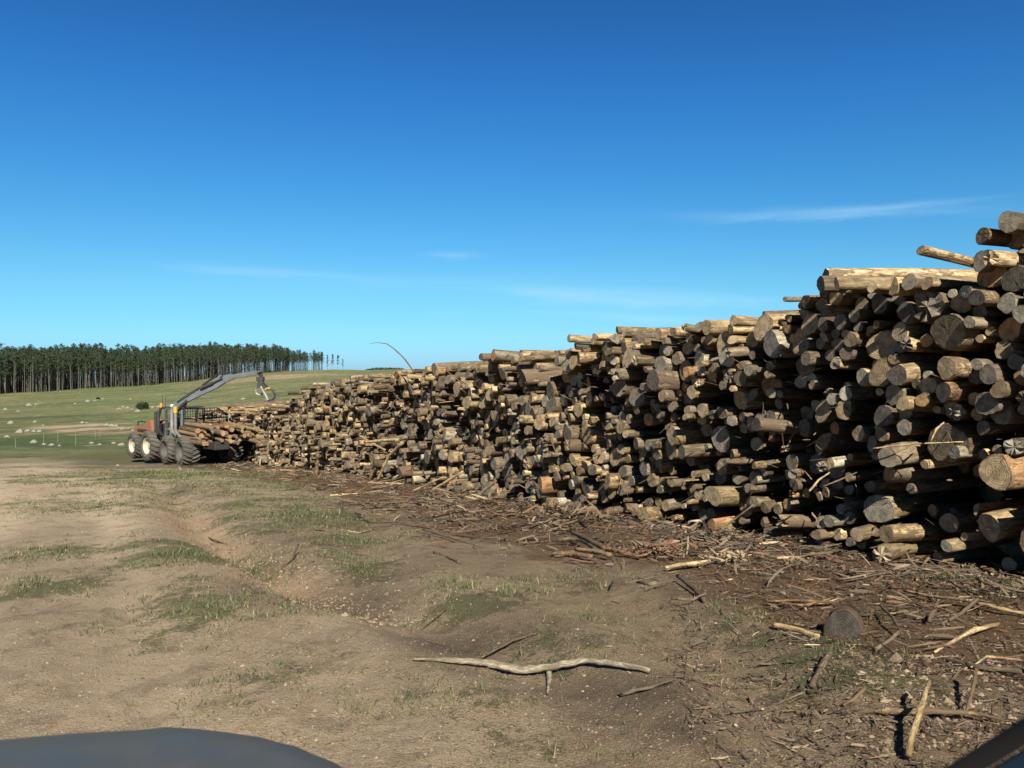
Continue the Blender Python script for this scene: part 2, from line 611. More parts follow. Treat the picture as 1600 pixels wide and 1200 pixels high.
    h = t.m('ADD', h, t.m('MULTIPLY', t.m('MULTIPLY', ln, a[1]), 0.8))
    h = t.m('ADD', h, t.m('MULTIPLY', t.m('MULTIPLY', gn, gm), 1.1))
    bn = t.bump(h, 1.0, 0.042)
    bn.node.inputs['Strength'].default_value = 1.0
    t.put(bn.node.inputs['Strength'], t.m('SUBTRACT', 1.0, t.m('MULTIPLY', a[2], 0.55)))
    t.put(b.inputs['Normal'], bn)


M_ground = mat('ground', m_ground)


def m_bark(t, b):
    lc = t.attr('lc', 'Vector'); ti = t.attr('tint'); s = t.sep(ti)
    base = t.ramp(s[0], [(0.0, (0.235, 0.195, 0.140)), (0.18, (0.33, 0.255, 0.155)), (0.36, (0.44, 0.33, 0.185)), (0.52, (0.55, 0.43, 0.26)), (0.66, (0.36, 0.215, 0.115)),
                         (0.80, (0.20, 0.165, 0.125)), (0.92, (0.42, 0.38, 0.30)), (1.0, (0.62, 0.52, 0.36))], 'CONSTANT')
    st = t.noise(t.vmul(lc, (3.5, 22.0, 22.0)), 1.0, 5, 0.7, 0.6)
    pa = t.noise(t.vmul(lc, (5.0, 9.0, 9.0)), 1.0, 4, 0.6, 0.4)
    fi = t.noise(t.vmul(lc, (16.0, 90.0, 90.0)), 1.0, 3, 0.7)
    c = t.mix(t.step(st, 0.38, 0.62), t.mix(1.0, base, (0.42, 0.37, 0.32), 'MULTIPLY'), t.mix(1.0, base, (1.1, 1.08, 1.0), 'MULTIPLY', False))
    # remaining dark bark on stripped wood
    barkc = t.mix(fi, (0.075, 0.052, 0.036), (0.20, 0.135, 0.085))
    th = t.m('SUBTRACT', pa, t.m('MULTIPLY', t.m('SUBTRACT', s[2], 0.5), 0.34))
    c = t.mix(t.m('MULTIPLY', t.step(th, 0.54, 0.62), 0.85), c, barkc)
    c = t.mix(t.step(fi, 0.40, 0.65, 0.0, 0.5), c, (0.09, 0.068, 0.045))
    sc = t.m('ADD', 0.55, t.m('MULTIPLY', s[1], 0.75))
    n = t.node('ShaderNodeVectorMath', operation='SCALE')
    t.put(n.inputs[0], c); t.put(n.inputs['Scale'], sc)
    t.put(b.inputs['Base Color'], n.outputs[0])
    b.inputs['Roughness'].default_value = 0.85
    b.inputs['Specular IOR Level'].default_value = 0.25
    h = t.m('ADD', t.m('MULTIPLY', st, 0.8), t.m('ADD', t.m('MULTIPLY', fi, 0.35), t.step(th, 0.52, 0.62)))
    t.put(b.inputs['Normal'], t.bump(h, 0.8, 0.012))


def m_end(t, b):
    lc = t.attr('lc', 'Vector'); ti = t.attr('tint'); s = t.sep(ti)
    q = t.sep(lc)
    flat = t.node('ShaderNodeCombineXYZ'); t.put(flat.inputs[1], q[1]); t.put(flat.inputs[2], q[2])
    ln = t.node('ShaderNodeVectorMath', operation='LENGTH'); t.put(ln.inputs[0], t.attr('rad', 'Vector'))
    rr = t.sep(t.attr('rad', 'Vector'))          # x: angle, y: radius fraction, z: radius
    wob = t.noise(t.vmul(lc, (0.0, 9.0, 9.0)), 1.0, 3, 0.6)
    ring = t.m('SINE', t.m('MULTIPLY', t.m('ADD', rr[1], t.m('MULTIPLY', wob, 0.35)), 46.0))
    ang = t.node('ShaderNodeCombineXYZ')
    t.put(ang.inputs[0], t.m('MULTIPLY', t.m('COSINE', rr[0]), 5.0)); t.put(ang.inputs[1], t.m('MULTIPLY', t.m('SINE', rr[0]), 5.0))
    t.put(ang.inputs[2], t.m('MULTIPLY', s[1], 40.0))
    crk = t.noise(t.vadd(ang.outputs[0], t.vmul(lc, (0.0, 4.0, 4.0))), 1.0, 3, 0.8)
    base = t.ramp(s[0], [(0.0, (0.27, 0.235, 0.18)), (0.18, (0.34, 0.27, 0.175)), (0.36, (0.42, 0.31, 0.18)), (0.52, (0.46, 0.36, 0.22)), (0.66, (0.42, 0.25, 0.125)),
                         (0.80, (0.19, 0.165, 0.135)), (0.92, (0.36, 0.33, 0.26)), (1.0, (0.5, 0.43, 0.3))], 'CONSTANT')
    c = t.mix(t.m('MULTIPLY', t.step(ring, -0.2, 1.0), 0.28), base, (0.10, 0.075, 0.05))
    blot = t.noise(t.vmul(lc, (1.0, 14.0, 14.0)), 1.0, 5, 0.7)
    c = t.mix(t.step(blot, 0.40, 0.60, 0.0, 0.75), c, t.mix(1.0, base, (0.42, 0.42, 0.44), 'MULTIPLY'))
    c = t.mix(t.step(rr[1], 0.35, 0.0, 0.0, 0.35), c, (0.13, 0.09, 0.055))
    ck = t.m('MULTIPLY', t.m('MULTIPLY', t.step(crk, 0.34, 0.30), t.step(rr[1], 0.08, 0.3)), t.step(s[1], 0.35, 0.7, 0.15, 1.0))
    c = t.mix(t.m('MULTIPLY', ck, 0.85), c, (0.03, 0.022, 0.015))
    c = t.mix(t.m('MULTIPLY', t.step(rr[1], 0.90, 0.97), t.step(blot, 0.4, 0.6)), c, (0.09, 0.065, 0.045))
    n = t.node('ShaderNodeVectorMath', operation='SCALE')
    t.put(n.inputs[0], c); t.put(n.inputs['Scale'], t.m('ADD', 0.8, t.m('MULTIPLY', s[2], 0.6)))
    t.put(b.inputs['Base Color'], n.outputs[0])
    b.inputs['Roughness'].default_value = 0.9
    b.inputs['Specular IOR Level'].default_value = 0.2
    fi = t.noise(t.vmul(lc, (1.0, 70.0, 70.0)), 1.0, 4, 0.75)
    h = t.m('SUBTRACT', t.m('ADD', t.m('MULTIPLY', fi, 0.7), t.m('MULTIPLY', ring, 0.12)), t.m('MULTIPLY', ck, 1.0))
    t.put(b.inputs['Normal'], t.bump(h, 0.7, 0.01))


M_bark = mat('log_bark', m_bark)
M_end = mat('log_cut_end', m_end)


def m_litter(t, b):
    ti = t.attr('tint'); s = t.sep(ti)
    geo = t.node('ShaderNodeNewGeometry').outputs['Position']
    base = t.ramp(s[0], [(0.0, (0.10, 0.073, 0.048)), (0.22, (0.185, 0.135, 0.085)), (0.42, (0.27, 0.20, 0.125)), (0.60, (0.42, 0.33, 0.205)), (0.72, (0.20, 0.10, 0.055)),
                         (0.84, (0.055, 0.042, 0.032)), (0.92, (0.24, 0.21, 0.17))], 'CONSTANT')
    n = t.noise(geo, 60, 3, 0.7)
    sc = t.node('ShaderNodeVectorMath', operation='SCALE')
    t.put(sc.inputs[0], base); t.put(sc.inputs['Scale'], t.m('ADD', t.m('MULTIPLY', s[1], 0.5), t.m('MULTIPLY', n, 0.9)))
    t.put(b.inputs['Base Color'], sc.outputs[0])
    b.inputs['Roughness'].default_value = 0.85


M_litter = mat('bark_litter', m_litter)


def m_blade(t, b):
    ti = t.attr('tint'); s = t.sep(ti)
    c = t.ramp(s[0], [(0.0, (0.045, 0.065, 0.022)), (0.35, (0.080, 0.105, 0.036)), (0.65, (0.15, 0.155, 0.065)), (0.85, (0.30, 0.26, 0.15)), (1.0, (0.38, 0.32, 0.20))])
    t.put(b.inputs['Base Color'], c)
    b.inputs['Roughness'].default_value = 0.7


M_blade = mat('grass_blades', m_blade)


def m_leaf(t, b):
    ti = t.attr('tint'); s = t.sep(ti)
    c = t.ramp(s[0], [(0.0, (0.018, 0.033, 0.018)), (0.5, (0.034, 0.056, 0.027)), (1.0, (0.065, 0.090, 0.042))])
    t.put(b.inputs['Base Color'], c)
    b.inputs['Roughness'].default_value = 0.7
    b.inputs['Specular IOR Level'].default_value = 0.2


M_leaf = mat('eucalyptus_leaves', m_leaf)
M_trunk = simple('tree_trunk', (0.088, 0.090, 0.076), 0.9, var=0.4, scale=1.5)
M_rock = simple('pale_rock', (0.27, 0.265, 0.225), 0.9, var=0.5, scale=2.2, bump=0.6, dirt=(0.14, 0.14, 0.10), dirt_amt=0.6)
M_tyre = simple('tyre_rubber', (0.060, 0.058, 0.054), 0.85, var=0.35, scale=5, bump=0.3, dirt=(0.15, 0.125, 0.09), dirt_amt=0.6)
M_cream = simple('cream_rim_paint', (0.50, 0.48, 0.36), 0.5, var=0.1, scale=3, dirt=(0.3, 0.25, 0.16), dirt_amt=0.35)
M_orange = simple('orange_hood_paint', (0.28, 0.125, 0.065), 0.7, var=0.3, scale=3, dirt=(0.30, 0.16, 0.09), dirt_amt=0.4)
M_dark = simple('black_steel', (0.035, 0.036, 0.038), 0.6, var=0.4, scale=4)
M_crane = simple('blue_grey_crane_paint', (0.125, 0.15, 0.175), 0.5, var=0.25, scale=2.5, dirt=(0.07, 0.06, 0.05), dirt_amt=0.5)
M_steel = simple('worn_grey_steel', (0.30, 0.31, 0.30), 0.5, metal=0.2, var=0.25, scale=5, dirt=(0.16, 0.12, 0.08), dirt_amt=0.5)
M_mesh = simple('dark_grey_mesh', (0.10, 0.10, 0.095), 0.6)
M_rimd = simple('dusty_grey_rim', (0.09, 0.088, 0.08), 0.8)
M_fresh = simple('fresh_log_wood', (0.20, 0.135, 0.085), 0.9, var=0.6, scale=3)
M_yellow = simple('yellow_paint', (0.55, 0.36, 0.03), 0.5, var=0.1)
M_hose = simple('hose_rubber', (0.02, 0.02, 0.022), 0.5)
M_beacon = simple('beacon_plastic', (0.8, 0.30, 0.04), 0.3)
M_glass = simple('lamp_lens', (0.75, 0.78, 0.8), 0.1, bump=0)


# ------------------------------------------------------------------ ground mesh
WARP = [0.0, 0.0]


def patch(x, y, px, py, rx, ry, soft=1.0):
    """soft ellipse laid on the ground round the spot seen at px,py; rx, ry in metres"""
    cx, cy = G0(px, py)
    x = x + WARP[0] * rx; y = y + WARP[1] * ry
    ux, uy = cx / math.hypot(cx, cy), cy / math.hypot(cx, cy)
    a = ((x - cx) * uy - (y - cy) * ux) / rx
    b = ((x - cx) * ux + (y - cy) * uy) / ry
    return np.exp(-(a * a + b * b) * soft)


GRASS = [(235, 742, 4.5, 3.0, 1.0), (330, 742, 3.5, 2.5, 0.85), (130, 728, 5, 3, 0.9), (300, 765, 2.5, 2.0, 0.7), (390, 800, 1.5, 1.5, 0.6), (300, 880, 1.2, 1.6, 1.0), (335, 960, 0.75, 0.75, 0.95), (385, 955, 0.5, 0.5, 0.5), (50, 868, 1.0, 0.9, 0.9), (25, 925, 0.7, 0.6, 0.9), (60, 790, 1.6, 2.0, 0.7), (85, 750, 1.6, 3, 0.6), (195, 790, 1.2, 2.0, 0.7),
         (440, 790, 1.5, 2.2, 0.85), (490, 815, 1.0, 1.6, 0.8), (545, 850, 0.8, 1.4, 0.75), (560, 885, 0.4, 0.9, 0.95), (420, 765, 1.2, 2.5, 0.7), (250, 755, 3.0, 3.0, 0.75), (150, 715, 6, 4, 0.95), (200, 740, 3.0, 3.5, 0.85),
         (340, 755, 2, 2, 0.55), (745, 945, 0.55, 0.55, 0.9), (780, 920, 0.45, 0.35, 0.7), (860, 1010, 0.5, 0.5, 0.6), (700, 1110, 0.55, 0.45, 0.6), (800, 1170, 0.5, 0.4, 0.4), (690, 920, 0.5, 0.5, 0.5),
         (1010, 985, 0.7, 0.45, 0.5), (1110, 975, 0.6, 0.35, 0.55), (1190, 1005, 0.6, 0.35, 0.9), (1230, 1040, 0.5, 0.3, 0.95), (1300, 1075, 0.4, 0.25, 0.8), (1400, 905, 0.8, 0.3, 0.6), (1500, 912, 0.9, 0.3, 0.8), (1590, 925, 1.0, 0.4, 1.0),
         (900, 905, 0.6, 0.5, 0.35), (960, 1000, 0.6, 0.5, 0.4), (1340, 960, 0.3, 0.2, 0.6), (420, 1040, 0.5, 0.5, 0.35), (380, 1080, 0.4, 0.3, 0.35), (350, 1190, 0.3, 0.2, 0.35)]
DARK = [(700, 1000, 0.5, 0.35), (930, 1070, 0.35, 0.25), (1010, 1090, 0.4, 0.3), (1060, 1150, 0.2, 0.15), (480, 930, 0.5, 0.5), (740, 1005, 0.3, 0.2), (1130, 925, 0.5, 0.35)]


def build_ground():
    rings = np.concatenate([[0.0], np.exp(np.arange(math.log(0.6), math.log(3000), 0.0088))])
    a_f = np.linspace(R(-42), R(42), 640)
    a_b = np.linspace(R(42), R(318), 140)[1:-1]
    ang = np.concatenate([a_f, a_b])
    nr, na = len(rings) - 1, len(ang)
    rr = rings[1:][:, None]
    X = (rr * np.sin(ang)[None, :]).ravel(); Y = (rr * np.cos(ang)[None, :]).ravel()
    X = np.concatenate([X, [0.0]]); Y = np.concatenate([Y, [0.0]])
    Z = height(X, Y) + CAMZ
    V = np.stack([X, Y, Z], 1)
    i = np.arange(nr - 1)[:, None] * na; j = np.arange(na)[None, :]; j2 = (j + 1) % na
    q = np.stack([(i + j).ravel(), (i + na + j).ravel(), (i + na + j2).ravel(), (i + j2).ravel()], 1)
    c = nr * na
    tr = np.stack([np.full(na, c), np.arange(na), (np.arange(na) + 1) % na], 1)
    # masks
    D = np.hypot(X, Y)
    s, n = face_sn(X, Y)
    g = np.zeros_like(X)
    WARP[0] = 1.3 * fbm(X * 0.8, Y * 0.8, 301, 4); WARP[1] = 1.3 * fbm(X * 0.8, Y * 0.8, 302, 4)
    for (px, py, rx, ry, st) in GRASS:
        g = np.maximum(g, st * patch(X, Y, px, py, rx, ry))
    g = g * np.clip(0.75 + 1.3 * fbm(X * 1.7, Y * 1.7, 305, 4), 0.3, 1.3) * 1.12
    edge = 0.9 * fbm(X * 0.5, Y * 0.5, 55, 4)
    big = fbm(X * 0.13, Y * 0.13, 57, 4)
    far = np.clip((Y - 41 + 5 * edge + 16 * big) / 9, 0, 1)
    g = np.maximum(g, np.clip((Y - 29 + 6 * edge + 14 * big + (X + 14) * 0.5) / 8, 0, 0.95) * np.clip((-X - 5) / 5, 0, 1))
    g = g * np.clip((n + 0.2) / 0.5, 0, 1)
    lit = np.clip((3.7 + edge * 1.8 - n) / 1.2, 0, 1) * np.clip((52 - s) / 3, 0, 1) * (Y > -20) * (n > -8)
    lit = np.maximum(lit, 0.8 * patch(X, Y, 1500, 1050, 1.0, 0.8)); lit = np.maximum(lit, 0.55 * patch(X, Y, 640, 820, 1.6, 1.0))
    lit = np.maximum(lit, 0.6 * patch(X, Y, 1480, 1160, 0.7, 0.5))
    lit = np.maximum(lit, 0.7 * np.clip(1 - np.abs(Y - 43) / 4, 0, 1) * (X > -24) * (X < -8))
    pale = np.clip((-X - 3.0 - 0.25 * Y * 0.0) / 2.5, 0, 1) * np.clip((40 - Y) / 8, 0, 1) * np.clip((6 + 0.42 * Y + edge + X * -0.0 - (-X - 0.15 * Y)) / 2, 0, 1)
    pale = pale * 0.35
    for i_, rt in enumerate(ROAD):
        gd, sd_, pr_ = seg_dist(X, Y, rt)
        wv = 1 + 0.7 * fbm(X * 0.8, Y * 0.8, 311, 3)
        pale = np.maximum(pale, (0.38 + 0.5 * np.clip((Y - 9) / 9, 0, 1)) * np.exp(-(gd / (1.9 * wv)) ** 2)) if i_ < 2 else pale
        pale = np.maximum(pale, (np.clip((Y - 5) / 8, 0.45, 1.0) if i_ < 2 else 0.9) * np.exp(-(gd / ((0.55 + 0.4 * np.clip((Y - 10) / 15, 0, 1) if i_ < 2 else 2.0) * wv)) ** 2))
    fp = 1.6 * (patch(X, Y, 112, 665, 3.6, 3.4, 0.8) + patch(X, Y, 150, 670, 4.2, 2.6) + patch(X, Y, 185, 675, 3.0, 1.8))
    fp = fp + 0.8 * patch(X, Y, 205, 585 + 16, 12, 12) + 0.9 * patch(X, Y, 450, 588, 26, 22) + 0.7 * patch(X, Y, 425, 592, 16, 14) + 0.8 * patch(X, Y, 5, 622, 14, 6)
    pale = np.where(far > 0.5, np.clip(fp, 0, 1), pale)
    bg_, sd, pr = seg_dist(X, Y, GULLY)
    bank = np.where(sd < 0, np.exp(-((bg_ - 0.25) / 0.45) ** 2), np.exp(-(bg_ / 0.25) ** 2)) * np.clip(np.sin(np.clip(pr, 0, 1) * math.pi) * 1.6, 0, 1)
    dk = np.zeros_like(X)
    for (px, py, rx, ry) in DARK:
        dk = np.maximum(dk, patch(X, Y, px, py, rx, ry))
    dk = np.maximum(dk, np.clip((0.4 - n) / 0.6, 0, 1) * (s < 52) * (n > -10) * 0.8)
    gp = patch(X, Y, 90, 680, 8, 3.5) + patch(X, Y, 20, 690, 8, 5) + patch(X, Y, 400, 630, 10, 25) * 0.7
    dk = np.where(far > 0.5, np.clip(gp, 0, 1), dk)
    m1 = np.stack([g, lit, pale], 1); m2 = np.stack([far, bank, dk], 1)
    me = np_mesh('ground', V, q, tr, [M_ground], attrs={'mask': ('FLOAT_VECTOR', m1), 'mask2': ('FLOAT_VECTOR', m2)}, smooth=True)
    tag(link('ground', me), kind='structure')


build_ground()

# ------------------------------------------------------------------ logs
BARK_NAMES = [(0.18, 'weathered brown'), (0.36, 'tan'), (0.52, 'honey coloured'), (0.66, 'pale barkless'), (0.80, 'reddish brown'), (0.92, 'dark grey'), (1.01, 'light grey')]


def log_arrays(end, axis, r, length, tint, lr, seg=14, half=False, jag=0.0, bend=0.0, taper=0.12, detail=True):
    """end: centre of the visible cut; axis: unit vector pointing into the pile.
    returns bark (V, quads, lc, rad) and cap (V, quads, tris, lc, rad)"""
    axis = axis / np.linalg.norm(axis)
    a = np.cross(axis, [0, 0, 1.0]); a /= np.linalg.norm(a)
    b = np.cross(a, axis)
    th = np.arange(seg) * 2 * math.pi / seg
    prof = 1 + 0.085 * np.sin(2 * th + lr.uniform(0, 6)) + 0.05 * np.sin(3 * th + lr.uniform(0, 6)) + lr.normal(0, 0.028, seg)
    if half:
        k = lr.uniform(0, 6.28); cut = lr.uniform(-0.1, 0.35)
        lim = np.cos(th - k)
        prof = np.where(lim > cut, cut / np.maximum(lim, 1e-3) if cut > 0 else 0.12 + 0 * lim, prof)
        prof = np.clip(prof, 0.12, 1.2)
    xs = [0.0, 0.012, 0.10, 0.28, 0.6, 1.2, length] if detail else [0.0, 0.02, 0.25, length]
    xs = np.array([min(x, length) for x in xs])
    tiltk = lr.normal(0, 0.10, 2)
    jo = jag * lr.uniform(0, 1, seg) if jag > 0 else np.zeros(seg)
    off = jo[None, :] * np.clip(1 - xs[:, None] / 0.25, 0, 1)
    rad = np.stack([r * prof * (1 - taper * x / 2.4) for x in xs])
    rad[0] *= 0.975
    rad *= 1 + lr.normal(0, 0.022, rad.shape)
    if detail and lr.random() < 0.3:           # a swelling round a knot
        kx = lr.uniform(0.08, 0.7); kt = lr.uniform(0, 6.28)
        bumpk = np.exp(-((xs[:, None] - kx) / 0.12) ** 2) * np.exp(-(np.minimum(np.abs(th - kt), 6.283 - np.abs(th - kt))[None, :] / 0.6) ** 2)
        rad += bumpk * r * 0.22
    bx = bend * np.sin(xs / 2.4 * 3.1) ; by = bend * 0.6 * np.sin(xs / 2.4 * 2.3 + 1) - bend * 0.6 * math.sin(1)
    cy = np.cos(th) * rad; cz = np.sin(th) * rad
    dx = xs[:, None] - off + (cy * tiltk[0] + cz * tiltk[1]) * np.clip(1 - xs[:, None] / 0.5, 0, 1)
    Pn = end + dx[..., None] * axis + (cy + bx[:, None])[..., None] * a + (cz + by[:, None])[..., None] * b
    n = len(xs)
    seed = lr.uniform(0, 50, 3)
    lc = np.stack([dx + seed[0], cy + seed[1], cz + seed[2]], -1)
    rd = np.stack([np.broadcast_to(th, dx.shape), rad / r, np.full(dx.shape, r)], -1)
    V = Pn.reshape(-1, 3)
    i = np.arange(n - 1)[:, None] * seg; j = np.arange(seg)[None, :]; j2 = (j + 1) % seg
    q = np.stack([(i + j).ravel(), (i + seg + j).ravel(), (i + seg + j2).ravel(), (i + j2).ravel()], 1)
    # cap
    inner = 0.5
    capc = (Pn[0].mean(0)); ci = capc + (Pn[0] - capc) * inner + axis * lr.normal(0, 0.0008 + jag * 0.3, seg)[:, None]
    CV = np.concatenate([Pn[0], ci, [capc + axis * lr.normal(0, 0.0008 + jag * 0.2)]])
    jj = np.arange(seg); jn = (jj + 1) % seg
    cq = np.stack([jj, jn, seg + jn, seg + jj], 1)
    ct = np.stack([seg + jj, seg + jn, np.full(seg, 2 * seg)], 1)
    l0 = lc[0]; lm = l0.mean(0)
    cl = np.concatenate([l0, lm + (l0 - lm) * inner, [lm]])
    cr = np.concatenate([np.stack([th, np.ones(seg), np.full(seg, r)], 1), np.stack([th, np.full(seg, inner), np.full(seg, r)], 1), [[0, 0, r]]])
    # back cap joins the bark mesh
    BV = np.concatenate([V, [Pn[-1].mean(0)]]); bt = np.stack([(n - 1) * seg + jn, (n - 1) * seg + jj, np.full(seg, n * seg)], 1)
    bl = np.concatenate([lc.reshape(-1, 3), [lc[-1].mean(0)]]); br = np.concatenate([rd.reshape(-1, 3), [[0, 0, r]]])
    return (BV, q, bt, bl, br), (CV, cq, ct, cl, cr)


def pack(s0, s1, H, rfun, pr, gap=0.004):
    """drop round sections one by one onto the stack: (s, z above ground, r)"""
    nb = int((s1 - s0) / 0.25) + 1
    top = np.zeros(nb)
    bins = [[] for _ in range(nb)]
    Hb = np.array([H(s0 + (k + 0.5) * 0.25) for k in range(nb)])
    done = np.zeros(nb, bool)
    out = []
    while not done.all():
        defi = np.where(done, -9, Hb - top + pr.uniform(0, 0.5, nb))
        k = int(np.argmax(defi))
        r = rfun(s0 + k * 0.25)
        cs = s0 + (k + 0.5) * 0.25 + np.linspace(-0.3, 0.3, 25) + pr.uniform(-0.012, 0.012)
        near = []
        for kk in range(max(0, k - 4), min(nb, k + 5)):
            near += bins[kk]
        z = np.full(25, r)
        if near:
            A = np.array(near)
            ds = np.abs(cs[:, None] - A[None, :, 0])
            rs = r + A[None, :, 2] + gap
            zz = np.where(ds < rs, A[None, :, 1] + np.sqrt(np.maximum(rs ** 2 - ds ** 2, 0)), 0)
            z = np.maximum(z, zz.max(1))
        hv = np.array([H(c) for c in cs])
        ok = z + r <= hv + 0.08
        if not ok.any():
            done[k] = True
            continue
        z2 = np.where(ok, z, 99)
        m = int(np.argmin(z2))
        out.append((cs[m], z[m], r))
        kk = min(nb - 1, max(0, int((cs[m] - s0) / 0.25)))
        bins[kk].append((cs[m], z[m], r))
        top[kk] = max(top[kk], z[m] + r)
    return out


# crest of the pile as seen in the photo: (pixel x, pixel y)
CREST = [(318, 650), (330, 634), (440, 634), (452, 612), (470, 604), (520, 597), (560, 590), (600, 584), (645, 577), (700, 570), (763, 566), (767, 549), (835, 553), (875, 541), (905, 524), (940, 512), (1000, 518), (1040, 514),
         (1100, 502), (1130, 494), (1170, 487), (1225, 481), (1250, 462), (1290, 455), (1303, 437), (1420, 441), (1500, 438), (1540, 436), (1549, 385), (1585, 362), (1600, 338), (1700, 318)]


def crest_tab():
    ss, hh = [], []
    for px, py in CREST:
        u = (px - 800) / F
        # intersection of the view ray with the face line
        # PA + s*PT = (u*y, y)
        s = (u * PA.y - PA.x) / (PT.x - u * PT.y)
        y = PA.y + s * PT.y; x = PA.x + s * PT.x
        zt = CAMZ + (HY - py) / F * y
        ss.append(s); hh.append(zt - hz(x, y))
    o = np.argsort(ss)
    return np.array(ss)[o], np.array(hh)[o]


CS, CH = crest_tab()
S_END = CS.max()
print('crest', [(round(a, 1), round(b, 2)) for a, b in zip(CS, CH)])


def HT(s):
    if s > S_END: return 0.0
    if s < CS[0]: return float(CH[0])
    return float(np.interp(s, CS, CH)) - 0.02 + 0.13 * float(vnoise(np.array(s * 1.1), np.array(0.5), 123)) + 0.07 * float(vnoise(np.array(s * 3.1), np.array(0.5), 124))


def rad_front(s):
    q = rng.random()
    if q < 0.012 and s < 40: return rng.uniform(0.15, 0.20)
    return float(np.clip(rng.lognormal(math.log(0.077), 0.36), 0.034, 0.17))


disks = pack(-7.0, S_END, HT, rad_front, rng)
back = pack(-7.0, S_END - 0.5, lambda s: HT(s) - 0.15, lambda s: float(np.clip(rng.lognormal(math.log(0.15), 0.2), 0.1, 0.25)), rng)
print('logs', len(disks), 'back', len(back))


